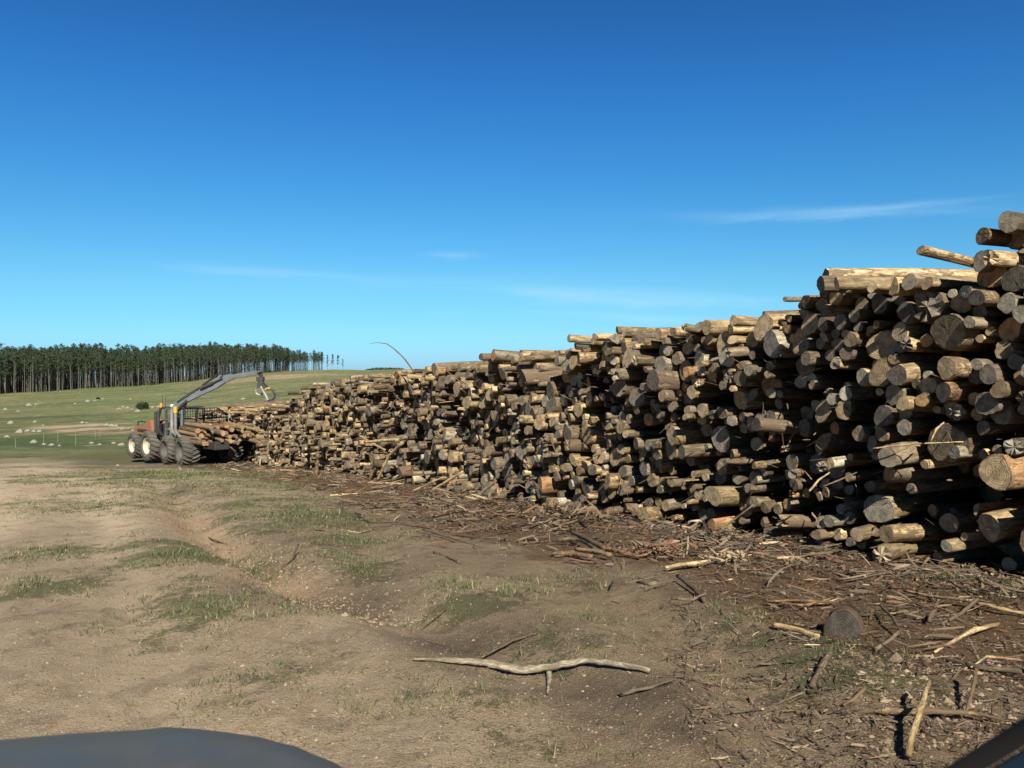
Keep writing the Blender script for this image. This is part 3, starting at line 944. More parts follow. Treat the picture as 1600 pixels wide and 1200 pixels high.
def build_logs():
    recs = []
    for (s, z, r) in disks:
        bulge = 0.55 * fbm(np.array(s * 0.55), np.array(z * 0.8), 77, 3)
        prot = float(bulge) * 0.7 + rng.normal(0, 0.075)
        q = rng.random()
        if q < 0.10: prot += rng.uniform(0.06, 0.22)
        elif q < 0.18: prot -= rng.uniform(0.12, 0.35)
        elif q < 0.43: prot -= rng.uniform(0.55, 1.5)
        if s < 10 and z < 1.5 and rng.random() < 0.35: prot -= 0.8
        prot -= 0.07 * z
        prot += 0.35 * min(1.0, max(0.0, (9 - s) / 6))
        far_low = s > 38.5
        yaw = rng.normal(0, 0.075) + (0.12 * float(vnoise(np.array(s * 0.4), np.array(z), 5)))
        pitch = rng.normal(0, 0.045)
        if rng.random() < 0.06: yaw += rng.normal(0, 0.22); pitch += rng.normal(0, 0.08)
        Hs = HT(s)
        topmost = z + r > Hs - 0.16
        yaw = float(np.clip(yaw, -0.26, 0.26)); pitch = float(np.clip(pitch, -0.09, 0.09))
        if topmost: prot += rng.normal(0, 0.1)
        if far_low and z > 1.2:
            yaw += rng.choice([-1, 1]) * rng.uniform(0.1, 0.5); prot += rng.uniform(0, 0.9)
        x = PA.x + s * PT.x; y = PA.y + s * PT.y
        gz = hz(x + PN.x * 0.4, y + PN.y * 0.4) + 0.02
        out = np.array([PN.x * math.cos(yaw) - PN.y * math.sin(yaw), PN.x * math.sin(yaw) + PN.y * math.cos(yaw), math.sin(pitch)])
        e = np.array([x, y, gz + z]) + out * prot
        dep = e[1]
        px = 800 + F * e[0] / dep if dep > 0.5 else 9999
        py = HY - F * (e[2] - CAMZ) / dep if dep > 0.5 else 9999
        tc = rng.random(); tb = rng.random()
        # stretches of the pile differ: greyer near, tanner far away
        hue = rng.choice([0.05, 0.25, 0.42, 0.58, 0.72, 0.86, 0.95], p=[0.22, 0.21, 0.17, 0.12, 0.05, 0.13, 0.10] if s < 22 else [0.17, 0.24, 0.22, 0.14, 0.05, 0.09, 0.09])
        hue_e = hue if rng.random() < 0.35 else rng.choice([0.05, 0.25, 0.42, 0.58, 0.72, 0.86, 0.95], p=[0.2, 0.18, 0.2, 0.1, 0.04, 0.13, 0.15])
        half = rng.random() < 0.09 and r > 0.06
        jag = rng.uniform(0.03, 0.14) if rng.random() < 0.07 else 0.0
        length = 2.4 + rng.normal(0, 0.1) + (1.0 if far_low else 0)
        vis = 30 < px < 1590 and 330 < py < 1190
        score = (r * F / max(dep, 0.5)) ** 2 * (1 + max(-0.7, prot)) if vis else 0
        recs.append(dict(s=s, z=z, r=r, e=e, ax=-out, prot=prot, px=px, py=py, tint=(hue, tb, tc), tint_e=(hue_e, tb, tc), half=half, jag=jag, length=length, score=score, top=topmost, yaw=yaw, pitch=pitch, H=Hs))
    order = sorted(range(len(recs)), key=lambda i: -recs[i]['score'])
    chosen = set(order[:244])
    lr = np.random.default_rng(99)
    acc = dict(V=[], q=[], t=[], lc=[], rd=[], ti=[], mq=[], mt=[], nv=0, smq=[], smt=[])

    def push(A, mi, tint, sm):
        V, q, t, lc, rd = A
        o = acc['nv']
        acc['V'].append(V); acc['q'].append(q + o); acc['t'].append(t + o); acc['lc'].append(lc); acc['rd'].append(rd)
        acc['ti'].append(np.tile([*tint, 1.0], (len(V), 1)))
        acc['mq'].append(np.full(len(q), mi)); acc['mt'].append(np.full(len(t), mi))
        acc['smq'].append(np.full(len(q), sm)); acc['smt'].append(np.full(len(t), False))
        acc['nv'] += len(V)

    chosen_recs = []
    for i, rc in enumerate(recs):
        near = rc['e'][1] < 20
        A, B = log_arrays(rc['e'], rc['ax'], rc['r'], rc['length'], None, lr, seg=20 if i in chosen else (14 if near else 10), half=rc['half'], jag=rc['jag'], bend=abs(lr.normal(0, 0.02)), taper=lr.uniform(-0.05, 0.25))
        if i in chosen:
            base = Vector(rc['e'])
            me = np_mesh('log', A[0] - rc['e'], A[1], A[2], [M_bark], attrs={'lc': ('FLOAT_VECTOR', A[3]), 'rad': ('FLOAT_VECTOR', A[4]), 'tint': ('FLOAT_COLOR', np.tile([*rc['tint'], 1.0], (len(A[0]), 1)))},
                         smooth=np.array([True] * len(A[1]) + [False] * len(A[2])))
            o = link('log', me, None, base)
            mc = np_mesh('cut_end', B[0] - rc['e'], B[1], B[2], [M_end], attrs={'lc': ('FLOAT_VECTOR', B[3]), 'rad': ('FLOAT_VECTOR', B[4]), 'tint': ('FLOAT_COLOR', np.tile([*rc['tint_e'], 1.0], (len(B[0]), 1)))})
            link('cut_end', mc, o)
            rc['o'] = o
            chosen_recs.append(rc)
        else:
            push(A, 0, rc['tint'], True); push(B, 1, rc['tint_e'], False)
    # second stack right behind the first
    for (s, z, r) in back:
        x = PA.x + s * PT.x - PN.x * 2.75; y = PA.y + s * PT.y - PN.y * 2.75
        gz = hz(PA.x + s * PT.x, PA.y + s * PT.y) + 0.02
        yaw = lr.normal(0, 0.05)
        out = np.array([PN.x - PN.y * yaw, PN.y + PN.x * yaw, lr.normal(0, 0.03)])
        tint = (lr.random(), lr.random(), lr.random())
        A, B = log_arrays(np.array([x, y, gz + z]) + out * lr.normal(0, 0.15), -out, r, 2.4, None, lr, seg=8, detail=False)
        push(A, 0, tint, True); push(B, 1, tint, False)
    me = np_mesh('stacked_logs', np.concatenate(acc['V']), np.concatenate(acc['q']), np.concatenate(acc['t']), [M_bark, M_end], np.concatenate(acc['mq']), np.concatenate(acc['mt']),
                 {'lc': ('FLOAT_VECTOR', np.concatenate(acc['lc'])), 'rad': ('FLOAT_VECTOR', np.concatenate(acc['rd'])), 'tint': ('FLOAT_COLOR', np.concatenate(acc['ti']))},
                 smooth=np.concatenate(acc['smq'] + acc['smt']))
    tag(link('stacked_logs', me), 'remaining mass of smaller and farther logs stacked in the long timber pile', 'log pile', kind='stuff')
    label_logs(chosen_recs)


ORD = ['first', 'second', 'third', 'fourth', 'fifth', 'sixth', 'seventh', 'eighth', 'ninth', 'tenth', 'eleventh', 'twelfth']


def label_logs(rs):
    def zone_h(rc):
        f = rc['z'] / max(rc['H'], 0.1)
        if rc['top']: return 'on crest'
        return ['at foot', 'low', 'mid height', 'high', 'below crest'][min(4, int(f * 5))]

    def zone_x(rc):
        px = rc['px']
        for lim, nm in ((700, 'far left of pile'), (900, 'left of middle'), (1050, 'near pile middle'), (1180, 'right of middle'), (1300, 'where crest climbs'), (1400, 'below flat crest'), (1500, 'near right end'), (1700, 'at right edge')):
            if px < lim: return nm

    def size(rc):
        r = rc['r']
        return 'very thick' if r > 0.165 else 'thick' if r > 0.125 else 'medium' if r > 0.09 else 'slim'

    keys = {}
    for rc in rs:
        col = next(n for lim, n in BARK_NAMES if rc['tint'][0] < lim)
        form = 'split log' if rc['half'] else 'splintered log' if rc['jag'] > 0 else 'jutting log' if rc['prot'] > 0.35 else 'recessed log' if rc['prot'] < -0.45 else 'round log'
        rc['k'] = (size(rc), col, form, zone_h(rc), zone_x(rc))
        keys.setdefault(rc['k'], []).append(rc)
    for k, l in keys.items():
        l.sort(key=lambda c: c['px'])
        base = f'{k[0]} {k[1]} {k[2]}, {k[3]}, {k[4]}'
        for i, rc in enumerate(l):
            if len(l) == 1: lab = base
            elif len(l) == 2: lab = ('left' if i == 0 else 'right') + ' one of two, ' + base
            else: lab = ('leftmost' if i == 0 else 'rightmost' if i == len(l) - 1 else ORD[i] + ' from left') + ' of several, ' + base
            tag(rc['o'], lab, 'log', 'logs stacked in the long timber pile')


build_logs()


# ------------------------------------------------------------------ generic single log / branch
def single_log(name, p0, p1, r, hue, label, cat, group=None, seg=12, parent=None, jag=0.0, r2=None, hue_e=None):
    p0 = np.array(p0); p1 = np.array(p1)
    L = float(np.linalg.norm(p1 - p0))
    lr = np.random.default_rng(int(abs(p0[0] * 1000 + p1[1] * 77 + r * 999)) % 100000)
    A, B = log_arrays(p0, (p1 - p0) / L, r, L, None, lr, seg=seg, jag=jag, bend=L * 0.01, taper=(1 - (r2 or r * 0.9) / r) * 2.4 / L)
    tint = (hue, lr.random(), lr.random())
    loc = Vector(p0) if parent is None else parent.location
    def at(X, h_=None): return {'lc': ('FLOAT_VECTOR', X[3]), 'rad': ('FLOAT_VECTOR', X[4]), 'tint': ('FLOAT_COLOR', np.tile([h_ or hue, tint[1], tint[2], 1.0], (len(X[0]), 1)))}
    o = link(name, np_mesh(name, A[0] - np.array(loc), A[1], A[2], [M_bark], attrs=at(A), smooth=np.array([True] * len(A[1]) + [False] * len(A[2]))), parent, loc if parent is None else (0, 0, 0))
    link('cut_end', np_mesh('cut_end', B[0] - np.array(loc), B[1], B[2], [M_end], attrs=at(B, hue_e)), o)
    if label: tag(o, label, cat, group)
    return o


# ------------------------------------------------------------------ forwarder
FO = Vector((-14.8, 36.3, 0)); FO.z = hz(FO.x, FO.y)
FF = Vector((-0.737, 0.675, 0)).normalized()     # towards its front
FR = Vector((0.675, 0.737, 0)).normalized()      # towards its right side
UP = Vector((0, 0, 1))


def FL(t, lat, z):
    return FO + FF * t + FR * lat + UP * z


def build_forwarder():
    root = empty('forwarder', FO)
    tag(root, 'grey and orange forestry forwarder loading logs beside the timber pile, crane raised', 'forwarder')

    def wheel(t, lat, Rw, Ww, turn=0.0, rimmat=M_cream, sx=-1):
        c = FL(t, lat, Rw - 0.03)
        ax = (FR * math.cos(turn) + FF * math.sin(turn)) * sx      # outward axis
        f = (FF * math.cos(turn) - FR * math.sin(turn))
        m = MB()
        h = Ww / 2
        m.lathe(c, ax, [(-h * 0.8, Rw * 0.55), (-h, Rw * 0.68), (-h * 0.96, Rw * 0.86), (-h * 0.7, Rw * 0.95), (0, Rw * 0.97), (h * 0.7, Rw * 0.95), (h * 0.96, Rw * 0.86), (h, Rw * 0.68), (h * 0.8, Rw * 0.55), (h * 0.5, Rw * 0.52),
                        (-h * 0.5, Rw * 0.52), (-h * 0.8, Rw * 0.55)], 40)
        n = 20
        for k in range(n):
            for sd in (-1, 1):
                a0 = 2 * math.pi * (k + (0.5 if sd > 0 else 0)) / n
                prof = []
                for (o, da) in ((0.02, 0.20), (0.55, 0.10), (0.98, -0.02)):
                    prof.append((o, da))
                pts = []
                for (o, da) in prof:
                    rr_ = Rw * (1.0 if o < 0.9 else 0.93)
                    aa = a0 + da
                    rad = f * math.cos(aa) + UP * math.sin(aa)
                    pts.append(c + ax * (sd * h * o) + rad * rr_ * 0.985)
                m.tube(pts, [0.040, 0.042, 0.034], 5)
        w = m.build('wheel', M_tyre, root, smooth=True, autos=40)
        r_ = MB()
        r_.lathe(c, ax, [(h * 0.78, Rw * 0.57), (h * 0.86, Rw * 0.55), (h * 0.80, Rw * 0.50), (h * 0.45, Rw * 0.44), (h * 0.35, Rw * 0.30), (h * 0.38, Rw * 0.16), (h * 0.55, Rw * 0.15), (h * 0.58, 0.001)], 32)
        rim = r_.build('rim', rimmat, w, loc=None, smooth=True, autos=35)
        return w

    # parts of parts keep world coordinates through the root's location
    root['_w'] = tuple(FO)
    W_ = []
    _orig = MB.build
    def pbuild(s, name, material, parent=None, loc=None, smooth=False, autos=None):
        o = _orig(s, name, material, parent if parent in (None, root) else parent, loc=FO, smooth=smooth, autos=autos)
        return o
    MB.build = pbuild
    W_.append(wheel(4.75, 0.35, 0.62, 0.62, 0.0))
    W_.append(wheel(3.05, 0.35, 0.70, 0.72, 0.0))
    W_.append(wheel(1.35, 0.45, 0.62, 0.70, -0.12, M_rimd))
    W_.append(wheel(-0.05, 0.50, 0.64, 0.74, -0.12, M_rimd))
    for t_ in (4.75, 3.05, 1.35, -0.05):
        wheel(t_, 2.55, 0.63, 0.68, 0.0, M_rimd, sx=1)
    # chassis
    m = MB()
    m.box(FL(1.2, 1.45, 0.85), FF * 2.6, FR * 0.35, UP * 0.18, 0.03)
    m.box(FL(4.6, 1.45, 0.80), FF * 1.3, FR * 0.45, UP * 0.25, 0.04)
    m.box(FL(0.65, 1.45, 0.62), FF * 0.18, FR * 1.0, UP * 0.12)
    m.box(FL(3.9, 1.45, 0.62), FF * 0.18, FR * 1.0, UP * 0.12)
    for t_ in (0.65, 3.9):
        for la in (0.45, 2.45):
            m.box(FL(t_, la + (0.28 if la < 1 else -0.28), 0.62), FF * 0.85, FR * 0.10, UP * 0.16, 0.04)
    m.build('chassis', M_dark, root)
    # engine hood
    m = MB()
    prof = [FL(2.9, 0.75, 1.15), FL(4.7, 0.75, 1.15), FL(4.75, 0.75, 1.50), FL(4.2, 0.75, 1.56), FL(3.7, 0.75, 1.60), FL(3.4, 0.75, 1.86), FL(3.0, 0.75, 1.80)]
    m.prism([p - FR * 0.1 for p in prof], FR * 0.42)
    hood = m.build('engine_hood', M_orange, root)
    m = MB(); m.box(FL(3.9, 0.22, 1.35), FF * 0.5, FR * 0.02, UP * 0.06); m.build('grille', M_dark, hood)
    m = MB()
    m.tube([FL(5.0, 0.5, 0.9), FL(5.0, 0.5, 1.7), FL(4.7, 0.5, 1.74), FL(4.2, 0.5, 1.72)], 0.035, 6)
    m.build('handrail', M_dark, root)
    # cab: dark frame with grille behind
    m = MB()
    for a, b_ in (((2.95, 0.4, 1.3), (2.55, 0.5, 2.45)), ((2.9, 2.3, 1.3), (2.55, 2.3, 2.45)), ((1.95, 0.5, 1.2), (2.0, 0.5, 2.45)), ((1.95, 2.3, 1.2), (2.0, 2.3, 2.45))):
        m.tube([FL(*a), FL(*b_)], 0.07, 6)
    m.tube([FL(2.55, 0.5, 2.45), FL(2.55, 2.3, 2.45), FL(2.0, 2.3, 2.45), FL(2.0, 0.5, 2.45), FL(2.55, 0.5, 2.45)], 0.05, 6)
    cabf = m.build('cab_frame', M_dark, root)
    m = MB()
    m.box(FL(2.45, 1.4, 1.35), FF * 0.45, FR * 0.9, UP * 0.35, 0.05)
    m.box(FL(2.35, 1.2, 1.75), FF * 0.12, FR * 0.3, UP * 0.4, 0.05)
    m.build('seat', M_dark, root)
    m = MB(); m.tube([FL(2.5, 0.5, 2.45), FL(2.5, 0.5, 2.66)], 0.06, 8); m.build('beacon', M_beacon, root)
    m = MB(); m.tube([FL(2.5, 0.56, 2.45), FL(2.5, 0.57, 3.05)], 0.016, 5); m.tube([FL(2.42, 0.66, 2.45), FL(2.42, 0.67, 2.95)], 0.012, 5); m.build('antenna', M_dark, root)
    m = MB(); m.box(FL(2.2, 0.95, 2.54), FF * 0.1, FR * 0.13, UP * 0.07, 0.02); m.build('work_lamp', M_glass, root)
    # headboard: bars and mesh, wide over the load
    m = MB()
    hb = 1.55
    a = FL(hb, 0.25, 2.42); b_ = FL(hb, 2.75, 2.42); c_ = FL(hb, 3.45, 1.95); d_ = FL(hb, 3.5, 1.45)
    m.tube([FL(hb, 0.25, 1.2), a, b_, c_, d_], 0.038, 6)
    m.tube([FL(hb, 0.25, 1.5), FL(hb, 3.5, 1.5)], 0.035, 6)
    m.tube([FL(hb, 0.25, 1.95), FL(hb, 3.45, 1.95)], 0.030, 6)
    for k in range(26):
        la = 0.35 + k * 0.12
        top_ = 2.40 if la < 2.75 else 2.42 - (la - 2.75) * 0.67
        m.tube([FL(hb, la, 1.25), FL(hb, la, top_)], 0.011, 4)
    for k in range(9):
        z_ = 1.32 + k * 0.12
        m.tube([FL(hb + 0.01, 0.27, z_), FL(hb + 0.01, 3.4 if z_ < 1.95 else 3.0, z_)], 0.009, 4)
    m.build('headboard', M_mesh, root)
    # bunk stakes: curved at the foot
    def stake(t_, lat0, sgn, h_, matl, tip=None, dx=0.0):
        m = MB()
        pts = []
        for k in range(12):
            u = k / 11
            if u < 0.42:
                aa = u / 0.42 * math.pi / 2
                lat = lat0 + sgn * (1.15 - 1.15 * math.sin(aa)) ; z_ = 0.95 + 0.62 * (1 - math.cos(aa))
            else:
                lat = lat0; z_ = 1.57 + (h_ - 1.57) * (u - 0.42) / 0.58
            pts.append(FL(t_ + dx * u, lat, z_))
        m.tube(pts, [0.07] * 12, 8, flat=1.0)
        o = m.build('stake', matl, root, smooth=True, autos=40)
        if tip:
            m = MB(); m.tube([pts[-1] - UP * 0.16, pts[-1] + UP * 0.12], 0.088, 8); m.build('tip', tip, o)
        return o
    stake(1.0, 0.30, 1, 2.45, M_steel)
    stake(0.55, 0.25, 1, 2.45, M_steel, M_yellow)
    stake(2.1, 0.05, 1, 2.30, M_dark)
    stake(1.75, 0.02, 1, 2.35, M_dark)
    stake(0.9, 3.05, -1, 2.35, M_steel, M_yellow)
    stake(0.45, 3.25, -1, 2.2, M_dark)
    stake(-0.4, 3.20, -1, 2.2, M_steel)
    stake(-0.9, 3.30, -1, 2.2, M_steel)
    # crane
    D = 37.6
    def C(px, py, dd=0.0): return P(px, py, D + dd)
    Vx = Vector((0, 1, 0))
    m = MB()
    m.prism([C(267.5, 680), C(277, 680), C(276.5, 644), C(268, 644)], Vx * 0.17)
    m.prism([C(282, 680), C(286, 680), C(287, 636), C(283.5, 638)], Vx * 0.10)
    m.tube([C(272, 650), C(272, 700)], 0.2, 10)
    m.build('crane_post', M_crane, root)
    m = MB()
    m.prism([C(266, 648), C(275, 644), C(288, 637), C(291, 629), C(340, 606), C(352, 598), C(351, 590), C(343, 590), C(318, 604), C(291, 620), C(278, 624), C(267, 641)], Vx * 0.15)
    mb = m.build('main_boom', M_crane, root)
    m = MB()
    m.tube([C(313, 607, -0.2), C(333, 598, -0.2)], 0.075, 8); m.tube([C(333, 598, -0.2), C(347, 591, -0.2)], 0.04, 8)
    m.build('cylinder', M_dark, mb)
    m = MB(); m.tube([C(275, 641, -0.2), C(292, 626, -0.2)], 0.07, 8); m.build('cylinder', M_dark, mb)
    m = MB(); m.tube([C(316, 602, -0.05), C(337, 588, -0.05), C(345, 588, -0.05)], 0.05, 6)
    m.build('cylinder', M_dark, mb)
    m = MB()
    m.prism([C(340, 590), C(347, 584.5), C(365, 585), C(400, 579), C(407, 580), C(407, 584), C(399, 586), C(368, 591), C(352, 598), C(343, 600)], Vx * 0.12)
    jb = m.build('outer_boom', M_crane, root)
    m = MB()
    m.tube([C(345, 588, -0.15), C(347, 589, -0.15)], 0.10, 10)
    m.tube([C(402, 582, -0.14), C(408, 580, -0.1)], 0.07, 8)
    m.build('joint', M_dark, jb)
    m = MB()
    m.tube([C(276, 628, -0.22), C(300, 612, -0.24), C(318, 602, -0.2), C(341, 582, -0.2), C(350, 583, -0.2), C(375, 579, -0.15), C(392, 572, -0.12), C(400, 568, -0.1), C(406, 577, -0.1), C(409, 592, -0.1)], 0.022, 5)
    m.tube([C(284, 640, -0.2), C(288, 639, -0.25), C(290.5, 644, -0.25), C(288, 648, -0.2), C(285, 646, -0.15)], 0.022, 5)
    m.tube([C(398, 580, -0.1), C(396, 570, -0.1), C(403, 566, -0.1), C(408, 575, -0.1)], 0.018, 5)
    m.build('hose', M_hose, root)
    # grapple
    gx = MB()
    gx.tube([C(407, 582), C(408, 589)], 0.09, 8); gx.tube([C(408, 589), C(408, 600)], [0.11, 0.15], 10)
    gx.box(C(407, 592), Vector((0.16, 0, 0)), Vx * 0.13, UP * 0.10, 0.02)
    gr = gx.build('rotator', M_dark, root)
    m = MB()
    m.prism([C(403, 599), C(411, 598), C(419, 606), C(416, 610), C(408, 607), C(403, 605)], Vx * 0.2)
    gb = m.build('grapple_head', M_dark, root)

    def claw(pts, yo, mt, wd=0.045):
        m = MB(); m.tube([C(px, py, yo) for px, py in pts], wd, 6); return m.build('claw', mt, gb)
    claw([(405, 603), (401, 605), (399.5, 610), (400.5, 615), (404, 617.5), (409, 616), (411, 612)], 0.18, M_steel, 0.05)
    claw([(407, 604), (412, 613), (416, 620), (418, 625.5)], -0.22, M_steel, 0.06)
    claw([(415, 609), (421, 606.5), (426, 609), (429.5, 615), (429.5, 620), (426, 624), (418, 626)], -0.1, M_dark, 0.055)
    m = MB(); m.tube([C(414, 609, -0.2), C(418, 606.5, -0.2), C(422, 607, -0.2)], 0.04, 6); m.build('pin_cover', M_yellow, gb)
    MB.build = _orig
    for k in ('_w',):
        del root[k]
    return root


build_forwarder()


def build_load():
    lr = np.random.default_rng(5)
    ds = pack(0.72, 3.4, lambda s: 0.95 - 0.12 * abs(s - 1.8), lambda s: float(lr.uniform(0.075, 0.125)), lr)
    ds.sort(key=lambda d: -d[2])
    sink = []
    for i, (s, z, r) in enumerate(ds):
        t0 = -1.0 + lr.normal(0, 0.42)
        zb = 0.78 + 0.10 * (abs(s - 1.8)) ** 1.2
        p0 = FL(t0, s, zb + z); p1 = FL(t0 + lr.uniform(2.3, 2.6), s + lr.normal(0, 0.28), zb + z + lr.normal(0, 0.10))
        f = z / 1.0
        hgt = 'bottom' if f < 0.3 else 'middle' if f < 0.62 else 'top'
        sd = 'left' if s < 1.2 else 'centre' if s < 2.3 else 'right'
        if i >= 42: sink.append((p0, p1, r)); continue
        single_log('log', p0, p1, r, float(lr.choice([0.72, 0.86, 0.25, 0.05])), f'freshly cut log with orange end in the {hgt} layers of the forwarder load, {sd} side', 'log', 'fresh logs loaded on the forwarder', seg=10, hue_e=float(lr.choice([0.72, 0.72, 0.42])))
    m = MB()
    for p0, p1, r in sink: m.tube([p0, p1], r, 8)
    tag(m.build('load_logs', M_fresh, None, loc=FO), 'thinner fresh logs filling the forwarder load between the bigger ones', 'logs', kind='stuff')


build_load()

# ------------------------------------------------------------------ plantation
EDGE = [(-420, 250), (-200, 285), (0, 317), (175, 355), (301, 395), (360, 455), (420, 543), (470, 665), (507, 780), (522, 840), (536, 880)]


def edge_at(px):
    d = float(np.interp(px, [e[0] for e in EDGE], [e[1] for e in EDGE]))
    return (px - 800) / F * d, d


def tree_arrays(tr, h, dense=1.0, nclump=32, leaves=11, lean=0.0):
    """trunk arrays and crown arrays, root at origin"""
    seg = 5
    zs = np.array([0, 0.3, 0.6, 0.85, 1.0]) * h
    rr = np.array([0.17, 0.14, 0.10, 0.05, 0.02]) * h / 16
    wx = np.cumsum(tr.normal(0, 0.10, 5)); wy = np.cumsum(tr.normal(0, 0.10, 5)); wx[0] = wy[0] = 0
    th = np.arange(seg) * 2 * math.pi / seg
    V = []
    for k in range(5):
        for t_ in th:
            V.append((wx[k] + rr[k] * math.cos(t_), wy[k] + rr[k] * math.sin(t_), zs[k]))
    q = []
    for k in range(4):
        for j in range(seg):
            q.append((k * seg + j, k * seg + (j + 1) % seg, (k + 1) * seg + (j + 1) % seg, (k + 1) * seg + j))
    # limbs
    cb = tr.uniform(0.30, 0.58); wk = tr.uniform(0.75, 1.3); nclump = int(nclump * tr.uniform(0.75, 1.3))
    CV, CT, CI = [], [], []
    for c in range(nclump):
        u = tr.random() ** 0.8
        z = h * (cb + (1.0 - cb) * u)
        w = 1.6 * wk * (h / 16) * (1 - 0.72 * u ** 1.6) * (0.55 + 0.45 * min(1, u * 6))
        a = tr.uniform(0, 6.283); rad = w * math.sqrt(tr.random())
        cx = np.interp(z, zs, wx) + rad * math.cos(a); cy = np.interp(z, zs, wy) + rad * math.sin(a)
        if rad > 0.5:
            b = len(V); z0 = z - rad * 0.9
            x0 = np.interp(z0, zs, wx); y0 = np.interp(z0, zs, wy)
            V += [(x0, y0, z0 - 0.05), (x0, y0, z0 + 0.05), (cx, cy, z + 0.02), (cx, cy, z - 0.02)]
            q.append((b, b + 1, b + 2, b + 3))
        tone = np.clip(tr.normal(0.5, 0.22), 0, 1)
        cs = tr.uniform(0.35, 0.75) * (h / 16)
        for l in range(int(leaves * dense)):
            p = np.array([cx, cy, z]) + tr.normal(0, cs * 0.55, 3) * [1, 1, 0.8]
            e1 = tr.normal(0, 1, 3); e1 /= np.linalg.norm(e1); e2 = np.cross(e1, tr.normal(0, 1, 3)); e2 /= np.linalg.norm(e2)
            sz = tr.uniform(0.16, 0.34) * (h / 16)
            b = len(CV)
            CV += [p - e1 * sz, p + e1 * sz * 0.6 + e2 * sz * 0.6, p + e1 * sz * 0.3 - e2 * sz * 0.7]
            CT.append((b, b + 1, b + 2)); CI += [float(np.clip(tone + tr.normal(0, 0.12), 0, 1))] * 3
    # a few dead hanging twigs low on the stem
    for c in range(5):
        z = h * tr.uniform(0.25, cb); a = tr.uniform(0, 6.28)
        x0 = np.interp(z, zs, wx); y0 = np.interp(z, zs, wy); b = len(V)
        V += [(x0, y0, z - 0.03), (x0, y0, z + 0.03), (x0 + math.cos(a) * 0.9, y0 + math.sin(a) * 0.9, z + 0.35), (x0 + math.cos(a) * 0.9, y0 + math.sin(a) * 0.9, z + 0.33)]
        q.append((b, b + 1, b + 2, b + 3))
    return np.array(V), np.array(q), np.array(CV), np.array(CT), np.array(CI)


